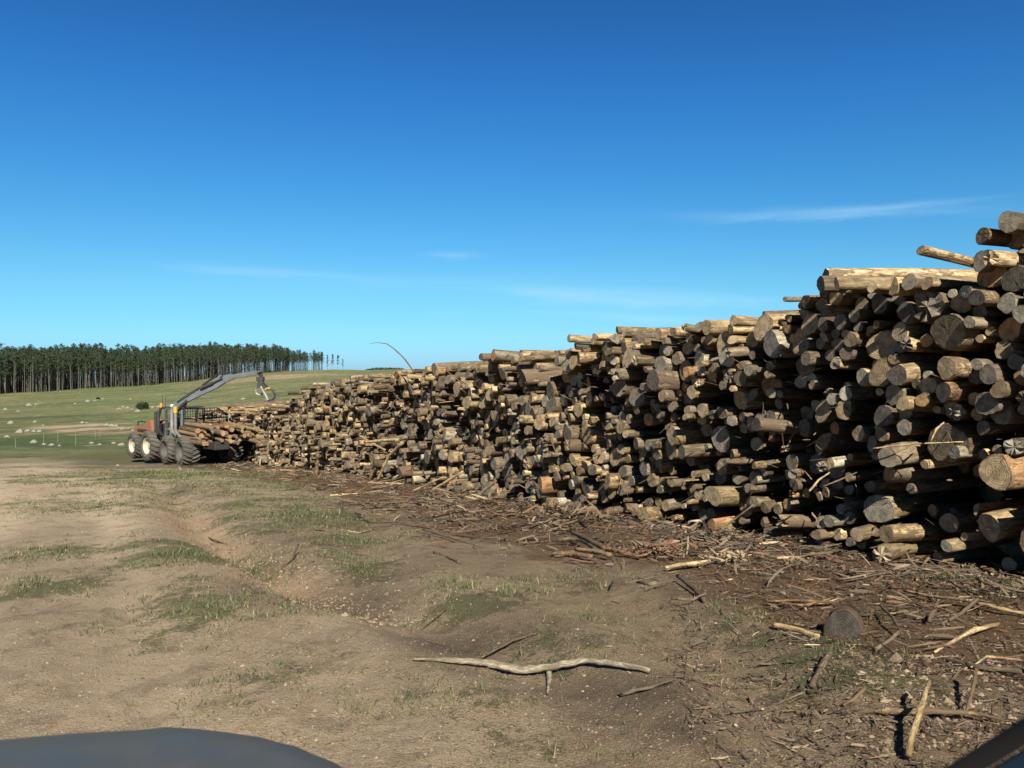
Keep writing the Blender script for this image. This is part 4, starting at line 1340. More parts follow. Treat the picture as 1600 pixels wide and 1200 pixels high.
def build_forest():
    tr = np.random.default_rng(31)
    variants = []
    raw = []
    for k in range(13):
        h = 16.0 * tr.uniform(0.92, 1.08)
        V, q, CV, CT, CI = tree_arrays(tr, h, 1.0 if k < 7 else 0.6 if k < 10 else 2.2)
        raw.append((V, q, CV, CT, CI))
        mt = np_mesh('trunk', V, q, None, [M_trunk])
        mc = np_mesh('crown', CV, None, CT, [M_leaf], attrs={'tint': ('FLOAT_COLOR', np.stack([CI, CI, CI, np.ones_like(CI)], 1))})
        variants.append((mt, mc))

    def place(px, off, k, sc, label, az=None):
        x, y = edge_at(px)
        u = Vector((x, y)).normalized()
        x += u.x * off; y += u.y * off
        z = hz(x, y)
        r_ = empty('eucalyptus_tree', (x, y, z))
        r_.rotation_euler = (tr.normal(0, 0.018), tr.normal(0, 0.018), tr.uniform(0, 6.28)); r_.scale = (sc, sc, sc * tr.uniform(0.93, 1.07))
        for nm, me in zip(('trunk', 'crown'), variants[k]):
            o = bpy.data.objects.new(nm, me); COL.objects.link(o); o.parent = r_
        tag(r_, label, 'tree', 'eucalyptus trees along the plantation edge')

    n = 0
    px = 0.0
    while px < 500:
        d = edge_at(px)[1]
        step = 2.6 / d * F * tr.uniform(0.4, 1.3)
        if px < 120: zone = 'dense far left stretch of the plantation edge'
        elif px < 250: zone = 'plantation edge straight beyond the dark bush'
        elif px < 360: zone = 'plantation edge behind the raised crane'
        elif px < 440: zone = 'thinning plantation edge above the hanging grapple'
        else: zone = 'airy right end of the plantation with sky between stems'
        place(px, tr.uniform(-1.5, 2.5), int(tr.integers(0, 7 if px < 430 else 10)), tr.uniform(0.80, 1.10), 'tall slender eucalyptus in the ' + zone)
        n += 1
        px += step * 1.25
    last = [(503, 'slender eucalyptus just left of the last four standing trees'), (512, 'fourth eucalyptus from the right end, thin crowned'), (519, 'third eucalyptus from the right end of the plantation row'),
            (528, 'lone tall eucalyptus standing second from the right end'), (536, 'lone rightmost eucalyptus, shorter, apart on the skyline')]
    for i, (p_, lb) in enumerate(last):
        place(p_, 0, 10 + i % 3, 1.0 if i < 4 else 0.8, lb)
    print('front trees', n)
    # the wood behind the front row
    Vs, Qs, Cs, Ts, Is = [], [], [], [], []
    nv = nc = 0
    for i in range(2900):
        px = tr.uniform(-330, 505)
        depth = tr.uniform(3, 75) if px < 380 else tr.uniform(2, 75 - (px - 380) * 0.9) if px < 450 else tr.uniform(1, 20)
        if px > 450 and tr.random() < 0.55: continue
        x, y = edge_at(px); u = Vector((x, y)).normalized()
        if px < 0 and tr.random() < 0.3: depth *= 0.05
        x += u.x * depth; y += u.y * depth
        z = hz(x, y)
        V, q, CV, CT, CI = raw[int(tr.integers(0, 10))]
        a = tr.uniform(0, 6.28); sc = tr.uniform(0.82, 1.13)
        ca, sa = math.cos(a), math.sin(a)
        M = np.array([[ca, sa, 0], [-sa, ca, 0], [0, 0, 1]]) * sc
        Vs.append(V @ M + [x, y, z]); Qs.append(q + nv); nv += len(V)
        Cs.append(CV @ M + [x, y, z]); Ts.append(CT + nc); Is.append(CI); nc += len(CV)
    V = np.concatenate(Vs); C_ = np.concatenate(Cs); I_ = np.concatenate(Is)
    allV = np.concatenate([V, C_]); tint = np.concatenate([np.zeros(len(V)), I_])
    me = np_mesh('plantation_wood', allV, np.concatenate(Qs), np.concatenate(Ts) + len(V), [M_trunk, M_leaf], np.zeros(sum(len(q) for q in Qs)), np.ones(sum(len(t_) for t_ in Ts)),
                 {'tint': ('FLOAT_COLOR', np.stack([tint, tint, tint, np.ones_like(tint)], 1))})
    tag(link('plantation_wood', me), 'dark mass of eucalyptus wood behind the front row of the plantation', 'forest', kind='stuff')
    # dark strip of far-off wood just on the horizon
    C2, T2, I2 = [], [], []
    for i in range(3500):
        px = tr.uniform(572, 632); d = 1500 + tr.uniform(0, 60)
        w = 3.2 * max(0.15, 1 - abs((px - 604) / 32) ** 3)
        p = np.array(P(px, 577.5, d)) + [0, 0, tr.uniform(-6, w)]
        e1 = tr.normal(0, 1.0, 3); e2 = tr.normal(0, 1.0, 3); b = len(C2)
        C2 += [p, p + e1, p + e2]; T2.append((b, b + 1, b + 2)); I2 += [tr.random() * 0.4] * 3
    I2 = np.array(I2)
    me = np_mesh('distant_wood', np.array(C2), None, np.array(T2), [M_leaf], attrs={'tint': ('FLOAT_COLOR', np.stack([I2, I2, I2, np.ones_like(I2)], 1))})
    tag(link('distant_wood', me), 'thin dark strip of far-off wood on the horizon left of the pile crest', 'forest', kind='stuff')


build_forest()


# ------------------------------------------------------------------ bush, rocks, stakes in the field
def build_bush(px, py, wpx, label, seed=3):
    tr = np.random.default_rng(seed)
    g = G(px, py)
    w = wpx / F * g.y
    root = empty('bush', g)
    tag(root, label, 'bush')
    C_, T_, I_ = [], [], []
    for c in range(110):
        a = tr.uniform(0, 6.28); rr_ = w * 0.46 * math.sqrt(tr.random()); zt = w * 0.62 * math.sqrt(max(0.05, 1 - (rr_ / (w * 0.52)) ** 2))
        cc = np.array([math.cos(a) * rr_, math.sin(a) * rr_, zt * tr.uniform(0.25, 1.0)])
        tone = np.clip(tr.normal(0.3, 0.2), 0, 1)
        for l in range(22):
            p = cc + tr.normal(0, w * 0.05, 3); e1 = tr.normal(0, w * 0.045, 3); e2 = tr.normal(0, w * 0.045, 3)
            b = len(C_); C_ += [p, p + e1, p + e2]; T_.append((b, b + 1, b + 2)); I_ += [tone] * 3
    I_ = np.array(I_)
    o = link('foliage', np_mesh('foliage', np.array(C_), None, np.array(T_), [M_leaf], attrs={'tint': ('FLOAT_COLOR', np.stack([I_, I_, I_, np.ones_like(I_)], 1))}), root)
    m = MB()
    for k in range(6):
        a = k * 1.05
        m.tube([g, g + Vector((math.cos(a) * w * 0.15, math.sin(a) * w * 0.15, w * 0.25)), g + Vector((math.cos(a) * w * 0.3, math.sin(a) * w * 0.3, w * 0.42))], [w * 0.02, w * 0.014, w * 0.006], 5)
    m.build('stem', M_trunk, root)


build_bush(222, 640, 19, 'round dark green bush standing alone among pale rocks in the field')
build_bush(153, 624, 6, 'small dark shrub far up the field left of the round bush', 8)


def rock(px, py, wpx, label, group, seed, flat=0.5):
    tr = np.random.default_rng(seed)
    g = G(px, py)
    w = wpx * 0.85 / F * g.y / 2
    import bmesh
    bm = bmesh.new()
    bmesh.ops.create_icosphere(bm, subdivisions=3, radius=1.0)
    o3 = Vector(tr.uniform(0, 50, 3))
    sx, sy, sz = tr.uniform(0.8, 1.15), tr.uniform(0.7, 1.1), flat * tr.uniform(0.8, 1.3)
    for v in bm.verts:
        p = v.co.copy()
        k = 1 + 0.42 * mnoise.noise(p * 1.3 + o3) + 0.18 * mnoise.noise(p * 3.1 + o3)
        p = p * k
        for nrm in ((0.8, 0.3, 0.5), (-0.5, -0.7, 0.4), (0.1, -0.9, 0.3), (-0.8, 0.2, 0.6)):
            nv = Vector(nrm).normalized(); dd = p.dot(nv) - 0.72
            if dd > 0: p -= nv * dd * 0.8
        v.co = Vector((p.x * w * sx, p.y * w * sy, p.z * w * sz + w * sz * 0.3))
    me = bpy.data.meshes.new('rock'); bm.to_mesh(me); bm.free()
    me.materials.append(M_rock)
    o = link('rock', me, None, g)
    tag(o, label, 'rock', group)


ROCKS = [
    (52, 692, 15, 'large white boulder, leftmost of the row above the track end'), (68, 695, 9, 'pale boulder right of the large white one above the track'), (80, 696, 11, 'third white boulder in the row above the track, upright'),
    (92, 697, 7, 'small rock at the right end of the boulder row above the track'), (142, 693, 11, 'low pale rock midway between boulder row and forwarder'), (155, 695, 9, 'small flat rock right of the midway low pale rock'),
    (177, 693, 10, 'pale rock to the left of the forwarder front wheel'), (189, 696, 14, 'largest whitish rock just left of the forwarder front wheel'), (183, 728, 7, 'small white stone on the grass below the forwarder wheels'),
    (16, 662, 14, 'grey rock mound at the far left, above the green strip'), (10, 683, 10, 'flat white slab at the far left edge of the green strip'),
    (30, 676, 14, 'left piece of the white rock outcrop on the green strip'), (42, 674, 11, 'tallest piece of the white outcrop on the green strip'), (52, 675, 10, 'middle piece of the white outcrop on the green strip'), (61, 675, 9, 'right end of the white outcrop on the green strip'),
    (67, 665, 6, 'lone white stone left of the bare tan track'), (54, 660, 8, 'flat pale stone beyond the lone white stone'), (128, 661, 8, 'pale rock beyond the middle of the bare tan track'), (135, 661, 6, 'small rock touching the pale one beyond the tan track'),
    (166, 665, 9, 'left rock of the trio past the right end of the tan track'), (174, 666, 10, 'middle rock of the trio past the tan track'), (181, 666, 8, 'right rock of the trio past the tan track'), (190, 671, 8, 'low rock near the far corner of the tan track'),
    (200, 670, 7, 'small rock behind the forwarder engine hood'), (227, 669, 9, 'white rock right behind the forwarder cab frame'), (207, 673, 7, 'low stone left of the rock behind the cab'),
    (186, 639, 9, 'left rock of the pale cluster left of the bush'), (192, 636, 7, 'upper rock in the pale cluster left of the bush'), (199, 638, 9, 'biggest rock in the pale cluster left of the bush'), (206, 640, 6, 'small rock next to the left foot of the bush'), (215, 643, 9, 'flat rock in front of the bush foot'),
    (238, 637, 9, 'rock immediately right of the round bush'), (248, 636, 9, 'tallest rock right of the round bush'), (254, 639, 6, 'small outer rock right of the round bush'),
    (45, 634, 12, 'long low rock far up the left field'), (56, 632, 7, 'small rock beside the long low rock far up the field'), (8, 640, 8, 'rock on the slope at the far left edge'), (28, 643, 7, 'low rock on the left slope above the brown strip'),
    (137, 628, 10, 'greyish rock in the middle of the upper field'), (148, 627, 7, 'second rock in the middle of the upper field'), (117, 631, 7, 'low rock left of the greyish upper-field rock'), (160, 624, 6, 'tiny rock near the small far shrub'), (204, 624, 6, 'tiny pale rock high in the field above the bush'), (380, 624, 9, 'flat pale rock on the slope below the grapple'),
]
for i, (px, py, w, lb) in enumerate(ROCKS):
    rock(px, py, w, lb, 'pale rocks scattered over the field', 200 + i)

def field_stones():
    tr = np.random.default_rng(88)
    V, T = [], []
    base = [(1, 0, 0), (0.3, 0.95, 0), (-0.8, 0.6, 0), (-0.8, -0.6, 0), (0.3, -0.95, 0), (0.1, 0.1, 0.7)]
    tri = [(0, 1, 5), (1, 2, 5), (2, 3, 5), (3, 4, 5), (4, 0, 5)]
    cl = [(r_[0], r_[1]) for r_ in ROCKS] + [(tr.uniform(0, 430), tr.uniform(606, 700)) for _ in range(40)]
    for (px, py) in cl:
        for _ in range(int(tr.integers(5, 16))):
            qx = px + tr.normal(0, 7); qy = max(600, py + tr.normal(0, 1.6))
            x, y = G0(qx, qy)
            if y > 330: continue
            z = hz(x, y); w = tr.uniform(0.7, 2.2) / F * y * 0.6; b = len(V)
            for (a, c, e) in base: V.append((x + a * w * tr.uniform(0.6, 1.3), y + c * w * tr.uniform(0.6, 1.3), z + e * w * tr.uniform(0.5, 1.2) - 0.02))
            T += [(i + b, j + b, k + b) for i, j, k in tri]
    tag(link('field_stones', np_mesh('field_stones', np.array(V), None, np.array(T), [M_rock])), 'small pale stones sprinkled round the rocks in the field', 'stones', kind='stuff')


field_stones()
M_stake = simple('bleached_wood', (0.24, 0.23, 0.18), 0.8)
for i, (px, y0, y1, lb) in enumerate([(23, 684, 700, 'leftmost thin pale stake in the grass near the track'), (67, 677, 692, 'thin pale stake behind the row of boulders'), (89, 674, 691, 'thin pale stake right of the boulder row'), (117, 673, 697, 'tallest thin white stake standing in front of the tan track'),
                                      (148, 669, 685, 'slim stake left of the forwarder, near the track corner'), (155, 672, 684, 'short stake beside the slim one left of the forwarder'), (158, 645, 656, 'short white stake farther up the field')]):
    g = G(px, y1)
    h_ = (y1 - y0) / F * g.y
    m = MB(); m.tube([g - UP * 0.1, g + Vector((0.02, 0, h_ * 0.5)), g + Vector((0.03 * (i % 3 - 1), 0, h_))], [0.016, 0.014, 0.011], 6)
    o = m.build('stake', M_stake, None, loc=g)
    tag(o, lb, 'stake', 'thin stakes in the field')


# ------------------------------------------------------------------ branches and odd logs on the ground
def twig(name, pts, rads, hue, label, cat='branch', group='branches lying on the ground', tb=0.6, seg=9, forks=()):
    m_pts = [Vector(p) for p in pts]
    # resample with a little wobble
    lr = np.random.default_rng(int(abs(m_pts[0].x * 997 + m_pts[-1].y * 331) * 10) % 99991)
    P_, R_ = [], []
    n = len(m_pts)
    for i in range(n - 1):
        for k in range(6):
            u = k / 6
            p = m_pts[i].lerp(m_pts[i + 1], u)
            P_.append(p); R_.append(rads[i] * (1 - u) + rads[i + 1] * u)
    P_.append(m_pts[-1]); R_.append(rads[-1])
    P_ = [p + Vector(lr.normal(0, 1, 3)) * (R_[i] * 0.09) for i, p in enumerate(P_)]
    V, Q, LC, RD = [], [], [], []
    def sweep(P_, R_):
        acc = 0; b0 = len(V)
        for i, p in enumerate(P_):
            d = (P_[min(i + 1, len(P_) - 1)] - P_[max(i - 1, 0)]).normalized()
            a = d.cross(UP)
            if a.length < 0.1: a = d.cross(Vector((1, 0, 0)))
            a.normalize(); b = a.cross(d)
            if i: acc += (p - P_[i - 1]).length
            for k in range(seg):
                t_ = 2 * math.pi * k / seg; rr_ = R_[i] * (1 + lr.normal(0, 0.12))
                V.append(p + (a * math.cos(t_) + b * math.sin(t_)) * rr_)
                LC.append((acc * 2.0, math.cos(t_) * R_[i] * 1.5, math.sin(t_) * R_[i] * 1.5)); RD.append((t_, 1, R_[i]))
        for i in range(len(P_) - 1):
            for k in range(seg):
                l = (k + 1) % seg
                Q.append((b0 + i * seg + k, b0 + i * seg + l, b0 + (i + 1) * seg + l, b0 + (i + 1) * seg + k))
        caps.append((b0, b0 + (len(P_) - 1) * seg))
    caps = []
    sweep(P_, R_)
    for f_ in forks:
        fp = [Vector(p) for p in f_[0]]
        q_, r__ = [], []
        for i in range(len(fp) - 1):
            for k in range(4):
                q_.append(fp[i].lerp(fp[i + 1], k / 4)); r__.append(f_[1] * (1 - 0.7 * (i + k / 4) / (len(fp) - 1)))
        q_.append(fp[-1]); r__.append(f_[1] * 0.3)
        sweep(q_, r__)
    T = []
    for a0, a1 in caps:
        for base, fl in ((a0, 1), (a1, 0)):
            for k in range(1, seg - 1):
                T.append((base, base + k + 1, base + k) if fl else (base, base + k, base + k + 1))
    base = m_pts[0]
    Vn = np.array([tuple(v - base) for v in V]); sd_ = lr.uniform(0, 50, 3)
    me = np_mesh(name, Vn, Q, T, [M_bark], attrs={'lc': ('FLOAT_VECTOR', np.array(LC) + sd_), 'rad': ('FLOAT_VECTOR', np.array(RD)), 'tint': ('FLOAT_COLOR', np.tile([hue, tb, 1.0 if 'stripped' in label or hue in (0.42, 0.58) else lr.random() * 0.7, 1.0], (len(Vn), 1)))}, smooth=True)
    o = link(name, me, None, base)
    tag(o, label, cat, group)
    return o


def gp(lst, r, lifts=None):
    out = []
    for i, (a, b) in enumerate(lst):
        out.append(G(a, b, r * 0.75 + (lifts[i] if lifts else 0)))
    return out


BR = [
    ([(645, 1037), (700, 1041), (760, 1047), (815, 1059), (860, 1057), (915, 1046), (965, 1050), (1017, 1055)], [0.008, 0.026, 0.038, 0.042, 0.036, 0.03, 0.028, 0.026], 0.42, 0.75, [0, 0.01, 0.02, 0.02, 0.03, 0.03, 0.02, 0],
     'long crooked stripped branch lying across the dirt in the foreground', [[(858, 1056), (858, 1070), (856, 1090)]]),
    ([(752, 1036), (800, 1012), (842, 991)], [0.008, 0.012, 0.014], 0.86, 0.3, [0.02, 0.03, 0], 'thin dark twig just behind the long crooked branch', []),
    ([(658, 986), (700, 952), (750, 930)], [0.006, 0.01, 0.008], 0.86, 0.3, None, 'thin curved twig left of the green grass tuft', []),
    ([(970, 1093), (1010, 1086), (1055, 1072)], [0.016, 0.014, 0.008], 0.86, 0.35, [0.01, 0.02, 0.02], 'short dark stick with pale tip right of the long crooked branch', []),
    ([(1030, 1037), (1075, 1034), (1072, 1062)], [0.005, 0.006, 0.004], 0.86, 0.3, [0, 0.06, 0.01], 'thin bent hooked twig on bare dirt right of the crooked branch', []),
    ([(1030, 1062), (1070, 1066), (1120, 1077)], [0.005, 0.006, 0.003], 0.86, 0.3, [0, 0.02, 0], 'straight wiry twig below the bent hooked twig', []),
    ([(1310, 1120), (1400, 1124), (1450, 1128), (1520, 1132), (1575, 1138)], [0.012, 0.024, 0.022, 0.016, 0.008], 0.25, 0.5, [0, 0.02, 0.03, 0.04, 0.02], 'long grey branch at lower right, lying under the leaning stick', []),
    ([(1456, 1116), (1442, 1150), (1422, 1196)], [0.014, 0.02, 0.022], 0.42, 0.6, [0.16, 0.12, 0.02], 'pale stick leaning over the long grey branch at lower right', []),
    ([(1530, 1082), (1524, 1105), (1512, 1133)], [0.016, 0.013, 0.010], 0.72, 0.6, [0.12, 0.08, 0.03], 'short upright stick with orange broken tip at lower right', []),
    ([(1565, 985), (1520, 1003), (1463, 1027)], [0.016, 0.024, 0.010], 0.58, 0.6, [0.03, 0.05, 0.01], 'pale barkless pointed branch on litter right of the stump', []),
    ([(1415, 930), (1460, 945), (1525, 953)], [0.014, 0.018, 0.02], 0.25, 0.7, [0.02, 0.05, 0.05], 'thin straight branch sloping through litter above the pale pointed one', []),
    ([(1530, 956), (1570, 964), (1610, 968)], [0.02, 0.02, 0.018], 0.42, 0.6, [0.05, 0.04, 0.02], 'pale branch running out of frame on the right', []),
    ([(1475, 980), (1505, 968), (1530, 955)], [0.018, 0.02, 0.02], 0.05, 0.5, [0.0, 0.03, 0.08], 'stubby grey branch crossing the sloping thin branch', []),
    ([(1210, 986), (1245, 993), (1282, 1002)], [0.026, 0.028, 0.03], 0.42, 0.6, [0.02, 0.02, 0], 'thick short pale branch left of the stump', []),
    ([(1378, 962), (1398, 985), (1412, 998)], [0.012, 0.014, 0.014], 0.86, 0.3, [0.06, 0.08, 0.02], 'dark crooked twig sticking up right of the stump', []),
    ([(1370, 1020), (1395, 1008), (1410, 1000)], [0.018, 0.018, 0.014], 0.05, 0.5, [0, 0.02, 0.05], 'grey stub pointing down left, right of the stump', []),
    ([(1060, 912), (1088, 932), (1102, 944)], [0.022, 0.026, 0.02], 0.86, 0.3, [0.05, 0.03, 0], 'dark splintered branch on the bare mound in front of the litter', []),
    ([(1050, 938), (1075, 940), (1092, 940)], [0.014, 0.016, 0.014], 0.25, 0.4, None, 'small brown stick touching the dark splintered branch', []),
    ([(660, 829), (700, 845), (752, 857)], [0.008, 0.014, 0.006], 0.86, 0.3, [0, 0.03, 0], 'dark slim stick on the dirt beyond the grass tuft', []),
    ([(678, 866), (700, 873), (718, 882)], [0.02, 0.022, 0.02], 0.05, 0.4, None, 'short grey stick alone on the dirt, mid picture', []),
    ([(555, 808), (575, 818), (640, 818)], [0.02, 0.014, 0.006], 0.86, 0.3, [0.05, 0.01, 0], 'dark crooked stick on the grassy bank edge', []),
    ([(527, 828), (560, 834), (582, 828)], [0.010, 0.012, 0.01], 0.58, 0.6, None, 'small pale stick on the grass above the gully', []),
    ([(325, 842), (345, 850), (370, 858)], [0.012, 0.014, 0.008], 0.86, 0.3, None, 'dark stick lying in the gully', []),
    ([(443, 888), (456, 878), (465, 866)], [0.012, 0.012, 0.01], 0.86, 0.3, [0, 0.03, 0.1], 'dark stick leaning on the gully bank', []),
    ([(260, 775), (285, 768), (305, 761)], [0.012, 0.02, 0.015], 0.86, 0.3, None, 'brown stick on the grass between gully and forwarder', []),
    ([(400, 738), (430, 737), (460, 737)], [0.05, 0.06, 0.05], 0.72, 0.9, None, 'thick orange barkless pole lying before the pile foot', []),
    ([(552, 755), (590, 757), (630, 759)], [0.035, 0.045, 0.03], 0.58, 0.8, None, 'long pale pole lying in litter before the pile', []),
    ([(515, 776), (535, 775), (560, 773)], [0.02, 0.035, 0.02], 0.58, 0.9, None, 'short pale split piece in the litter left of centre', []),
    ([(583, 773), (600, 771), (622, 773)], [0.02, 0.03, 0.02], 0.95, 0.9, None, 'pale sliver of wood right of the short split piece', []),
    ([(870, 852), (905, 855), (933, 868)], [0.03, 0.035, 0.03], 0.86, 0.3, [0.05, 0.08, 0.04], 'dark cut branch on top of the small branch heap', []),
    ([(892, 848), (925, 862), (945, 869)], [0.032, 0.036, 0.034], 0.05, 0.4, [0.12, 0.1, 0.06], 'grey cut branch at the back of the small branch heap', []),
    ([(862, 872), (895, 872), (925, 878)], [0.03, 0.038, 0.035], 0.72, 0.7, [0.02, 0.03, 0.02], 'reddish barkless branch at the front of the small heap', []),
    ([(900, 867), (930, 873), (954, 877)], [0.032, 0.036, 0.036], 0.25, 0.6, [0.04, 0.06, 0.04], 'brown cut branch with orange end in the small heap', []),
    ([(940, 866), (975, 872), (1000, 877)], [0.03, 0.03, 0.026], 0.72, 0.6, [0.05, 0.04, 0.02], 'reddish branch at the right of the small heap', []),
    ([(1000, 912), (1020, 917), (1035, 913)], [0.035, 0.04, 0.034], 0.05, 0.3, None, 'dark grey chunk of branch below the red bark heap', []),
    ([(1040, 895), (1085, 890), (1110, 886)], [0.02, 0.03, 0.02], 0.58, 0.8, [0.03, 0.04, 0.04], 'pale splintered slab right of the red bark heap', []),
    ([(1200, 950), (1250, 951), (1305, 952)], [0.012, 0.016, 0.012], 0.72, 0.2, [0.04, 0.05, 0.04], 'long dark red bark strip lying left of the stump', []),
    ([(1195, 948), (1260, 955), (1300, 948)], [0.010, 0.014, 0.01], 0.72, 0.4, [0.03, 0.03, 0.05], 'second red bark strip under the long dark red one', []),
    ([(1215, 882), (1235, 881), (1250, 882)], [0.018, 0.022, 0.018], 0.58, 0.9, [0.05, 0.05, 0.05], 'small cream stick in the litter at the pile foot', []),
    ([(1320, 1108), (1335, 1105), (1355, 1090)], [0.010, 0.016, 0.012], 0.72, 0.7, [0.0, 0.02, 0.03], 'small orange splinter above the long grey branch', []),
    ([(1521, 1052), (1545, 1044), (1600, 1048)], [0.008, 0.010, 0.010], 0.42, 0.7, [0.02, 0.06, 0.05], 'arched thin pale twig at the right edge', []),
    ([(1480, 1040), (1530, 1052), (1600, 1060)], [0.018, 0.02, 0.02], 0.86, 0.3, [0.02, 0.02, 0.02], 'dark branch under the arched pale twig at the right edge', []),
    ([(1270, 1080), (1290, 1045), (1300, 1035)], [0.02, 0.03, 0.025], 0.05, 0.3, [0, 0.01, 0.03], 'weathered flat stick lying on the grass tuft left of the clods', []),
    ([(1125, 1122), (1200, 1112), (1268, 1082)], [0.004, 0.008, 0.012], 0.86, 0.4, None, 'long curved thin twig trailing over dirt to the grass tuft', []),
    ([(505, 1168), (505 + 20, 1163), (545, 1160)], [0.003, 0.004, 0.003], 0.86, 0.3, None, 'tiny twig on bare dirt near the car hood', []),
]
for pts, rads, hue, tb, lifts, lb, forks in BR:
    fk = [(gp(f_, 0.02), 0.02) for f_ in forks]
    rads = [q * (0.62 if 'crooked stripped' in lb else 0.75) for q in rads]
    if 'crooked stripped' in lb: hue = 0.95; tb = 0.5
    twig('branch', gp(pts, max(rads), lifts), rads, hue, lb, tb=tb, forks=fk)


def face_pt(px, py, out=0.0):
    """point on the pile face seen at px,py"""
    u = (px - 800) / F
    s = (u * PA.y - PA.x) / (PT.x - u * PT.y)
    y = PA.y + s * PT.y
    p = P(px, py, y)
    return p + Vector((PN.x, PN.y, 0)) * out


LEAN = [
    ([(716, 772), (733, 755), (755, 735)], [0.03, 0.03, 0.026], 0.9, 0.58, 'long pale pole leaning against the pile foot, right of the pair'),
    ([(697, 770), (712, 757), (731, 743)], [0.025, 0.024, 0.02], 1.1, 0.58, 'long pale pole leaning against the pile foot, left of the pair'),
    ([(627, 738), (637, 712), (651, 690)], [0.035, 0.04, 0.045], 0.7, 0.42, 'tan pole leaning steeply against the far half of the pile'),
    ([(615, 736), (617, 720), (620, 705)], [0.02, 0.02, 0.02], 0.7, 0.25, 'thin upright stick left of the steep tan pole'),
    ([(619, 689), (635, 687), (650, 686)], [0.035, 0.04, 0.035], 0.9, 0.58, 'short pale log stub lying across the pile face above the steep pole'),
    ([(604, 679), (616, 692), (626, 702)], [0.03, 0.03, 0.025], 0.8, 0.42, 'tan stick slanting down right beside the pale log stub'),
    ([(536, 744), (537, 722), (537, 700)], [0.07, 0.07, 0.05], 0.9, 0.72, 'upright reddish brown post at the foot of the far pile'),
    ([(428, 732), (423, 722), (420, 714)], [0.03, 0.03, 0.03], 0.6, 0.58, 'short pale stick at the far foot of the pile'),
    ([(1172, 848), (1190, 815), (1217, 785)], [0.016, 0.014, 0.012], 0.8, 0.05, 'thin grey branch leaning on the dark lower pile'),
    ([(793, 786), (801, 765), (809, 748)], [0.04, 0.035, 0.03], 0.9, 0.86, 'dark root-like stick standing against the pile foot'),
    ([(815, 790), (808, 768), (804, 745)], [0.03, 0.03, 0.02], 0.8, 0.05, 'grey stick crossing the dark root-like stick'),
    ([(880, 812), (895, 800), (903, 792)], [0.03, 0.03, 0.02], 0.8, 0.25, 'broken brown stick leaning at the pile foot near the middle'),
    ([(915, 812), (940, 806), (955, 800)], [0.02, 0.018, 0.012], 0.8, 0.42, 'curved twig resting against the pile foot near the middle'),
    ([(1435, 696), (1480, 690), (1545, 688)], [0.006, 0.008, 0.006], 0.75, 0.58, 'thin straw coloured twig lying across the huge log end at right'),
    ([(1527, 684), (1518, 668), (1514, 658)], [0.004, 0.012, 0.006], 0.75, 0.58, 'cream splinter hanging above the huge log end at right'),
    ([(1340, 760), (1337, 745), (1337, 735)], [0.012, 0.012, 0.008], 0.8, 0.58, 'small split stick hanging in front of a pale log at right'),
    ([(1352, 754), (1366, 744), (1375, 735)], [0.008, 0.010, 0.006], 0.7, 0.25, 'thin brown twig wedged between two pale logs at right'),
]
for pts, rads, out, hue, lb in LEAN:
    n_ = len(pts)
    pp = [face_pt(px, py, out * (1 - (0.05 if 'upright' in lb else 0.45) * i / (n_ - 1))) for i, (px, py) in enumerate(pts)]
    g0 = pp[0]; gz_ = hz(g0.x, g0.y)
    if g0.z - gz_ < 0.45:
        pp[0] = Vector((g0.x, g0.y, min(g0.z, gz_ + 0.02)))
    twig('branch', pp, rads, hue, lb, group='sticks leaning on the pile', tb=0.7)

# arching twig against the sky
u0 = face_pt(647, 580, -0.4)
dd = u0.y
twig('twig', [P(px, py, dd) for px, py in [(647, 582), (640, 571), (629, 557), (616, 545), (604, 537), (590, 535), (578, 537)]], [0.022, 0.02, 0.018, 0.015, 0.012, 0.009, 0.005], 0.72, 'long thin twig arching into the sky from the pile crest', 'twig', None, tb=0.35, seg=6)

# ------------------------------------------------------------------ individually placed notable logs
NLOG = 'logs stacked in the long timber pile'


def nlog(px, py, rpx, hue, label, yaw=0.0, pitch=0.0, out=0.3, L=2.4, jag=0.0, tb=None):
    e = face_pt(px, py, out)
    r = rpx / F * e.y
    a = Vector((PN.x * math.cos(yaw) - PN.y * math.sin(yaw), PN.x * math.sin(yaw) + PN.y * math.cos(yaw), math.sin(pitch)))
    return single_log('log', e, e - a * L, r, hue, label, 'log', NLOG, seg=20, jag=jag)


nlog(1502, 692, 33, 0.25, 'huge cracked round log end, largest in the pile, near right edge', out=0.22)
nlog(1508, 399, 8, 0.42, 'thin log poking out left from the raised right crest', pitch=0.18, out=0.75, yaw=-0.25)
nlog(1556, 372, 13, 0.42, 'pale round log on top of the raised stack at upper right', out=0.25)
nlog(1597, 352, 17, 0.05, 'topmost log at the upper right corner of the picture', out=0.25)
nlog(1553, 410, 17, 0.86, 'grey log stacked under the pale topmost ones at upper right', out=0.2)
nlog(1582, 408, 11, 0.58, 'splintered pale log beside the grey one at upper right', out=0.35, jag=0.06)
nlog(1313, 447, 12, 0.86, 'dark weathered log at the left end of the long flat crest', yaw=-0.42, out=0.35)
nlog(1352, 447, 11, 0.58, 'long pale barkless log along the flat crest', yaw=-0.55, out=0.5, L=2.0)
nlog(1447, 443, 13, 0.05, 'brown round log on the crest right of the long pale one', out=0.3)
nlog(1574, 630, 19, 0.86, 'thick dark round log end at mid height on right edge', out=0.35)
nlog(1576, 585, 15, 0.86, 'dark log above the thick dark end on right edge', out=0.35)
nlog(1432, 860, 16, 0.25, 'thick split log lying askew at the right pile foot', yaw=0.3, out=0.55, jag=0.05)
nlog(771, 558, 6, 0.86, 'dark ended log jutting left from the crest step near the middle', yaw=0.05, out=0.3, L=1.4)
nlog(1212, 662, 11, 0.86, 'long charcoal grey log jutting down right at mid pile', yaw=-0.2, pitch=0.1, out=0.35)

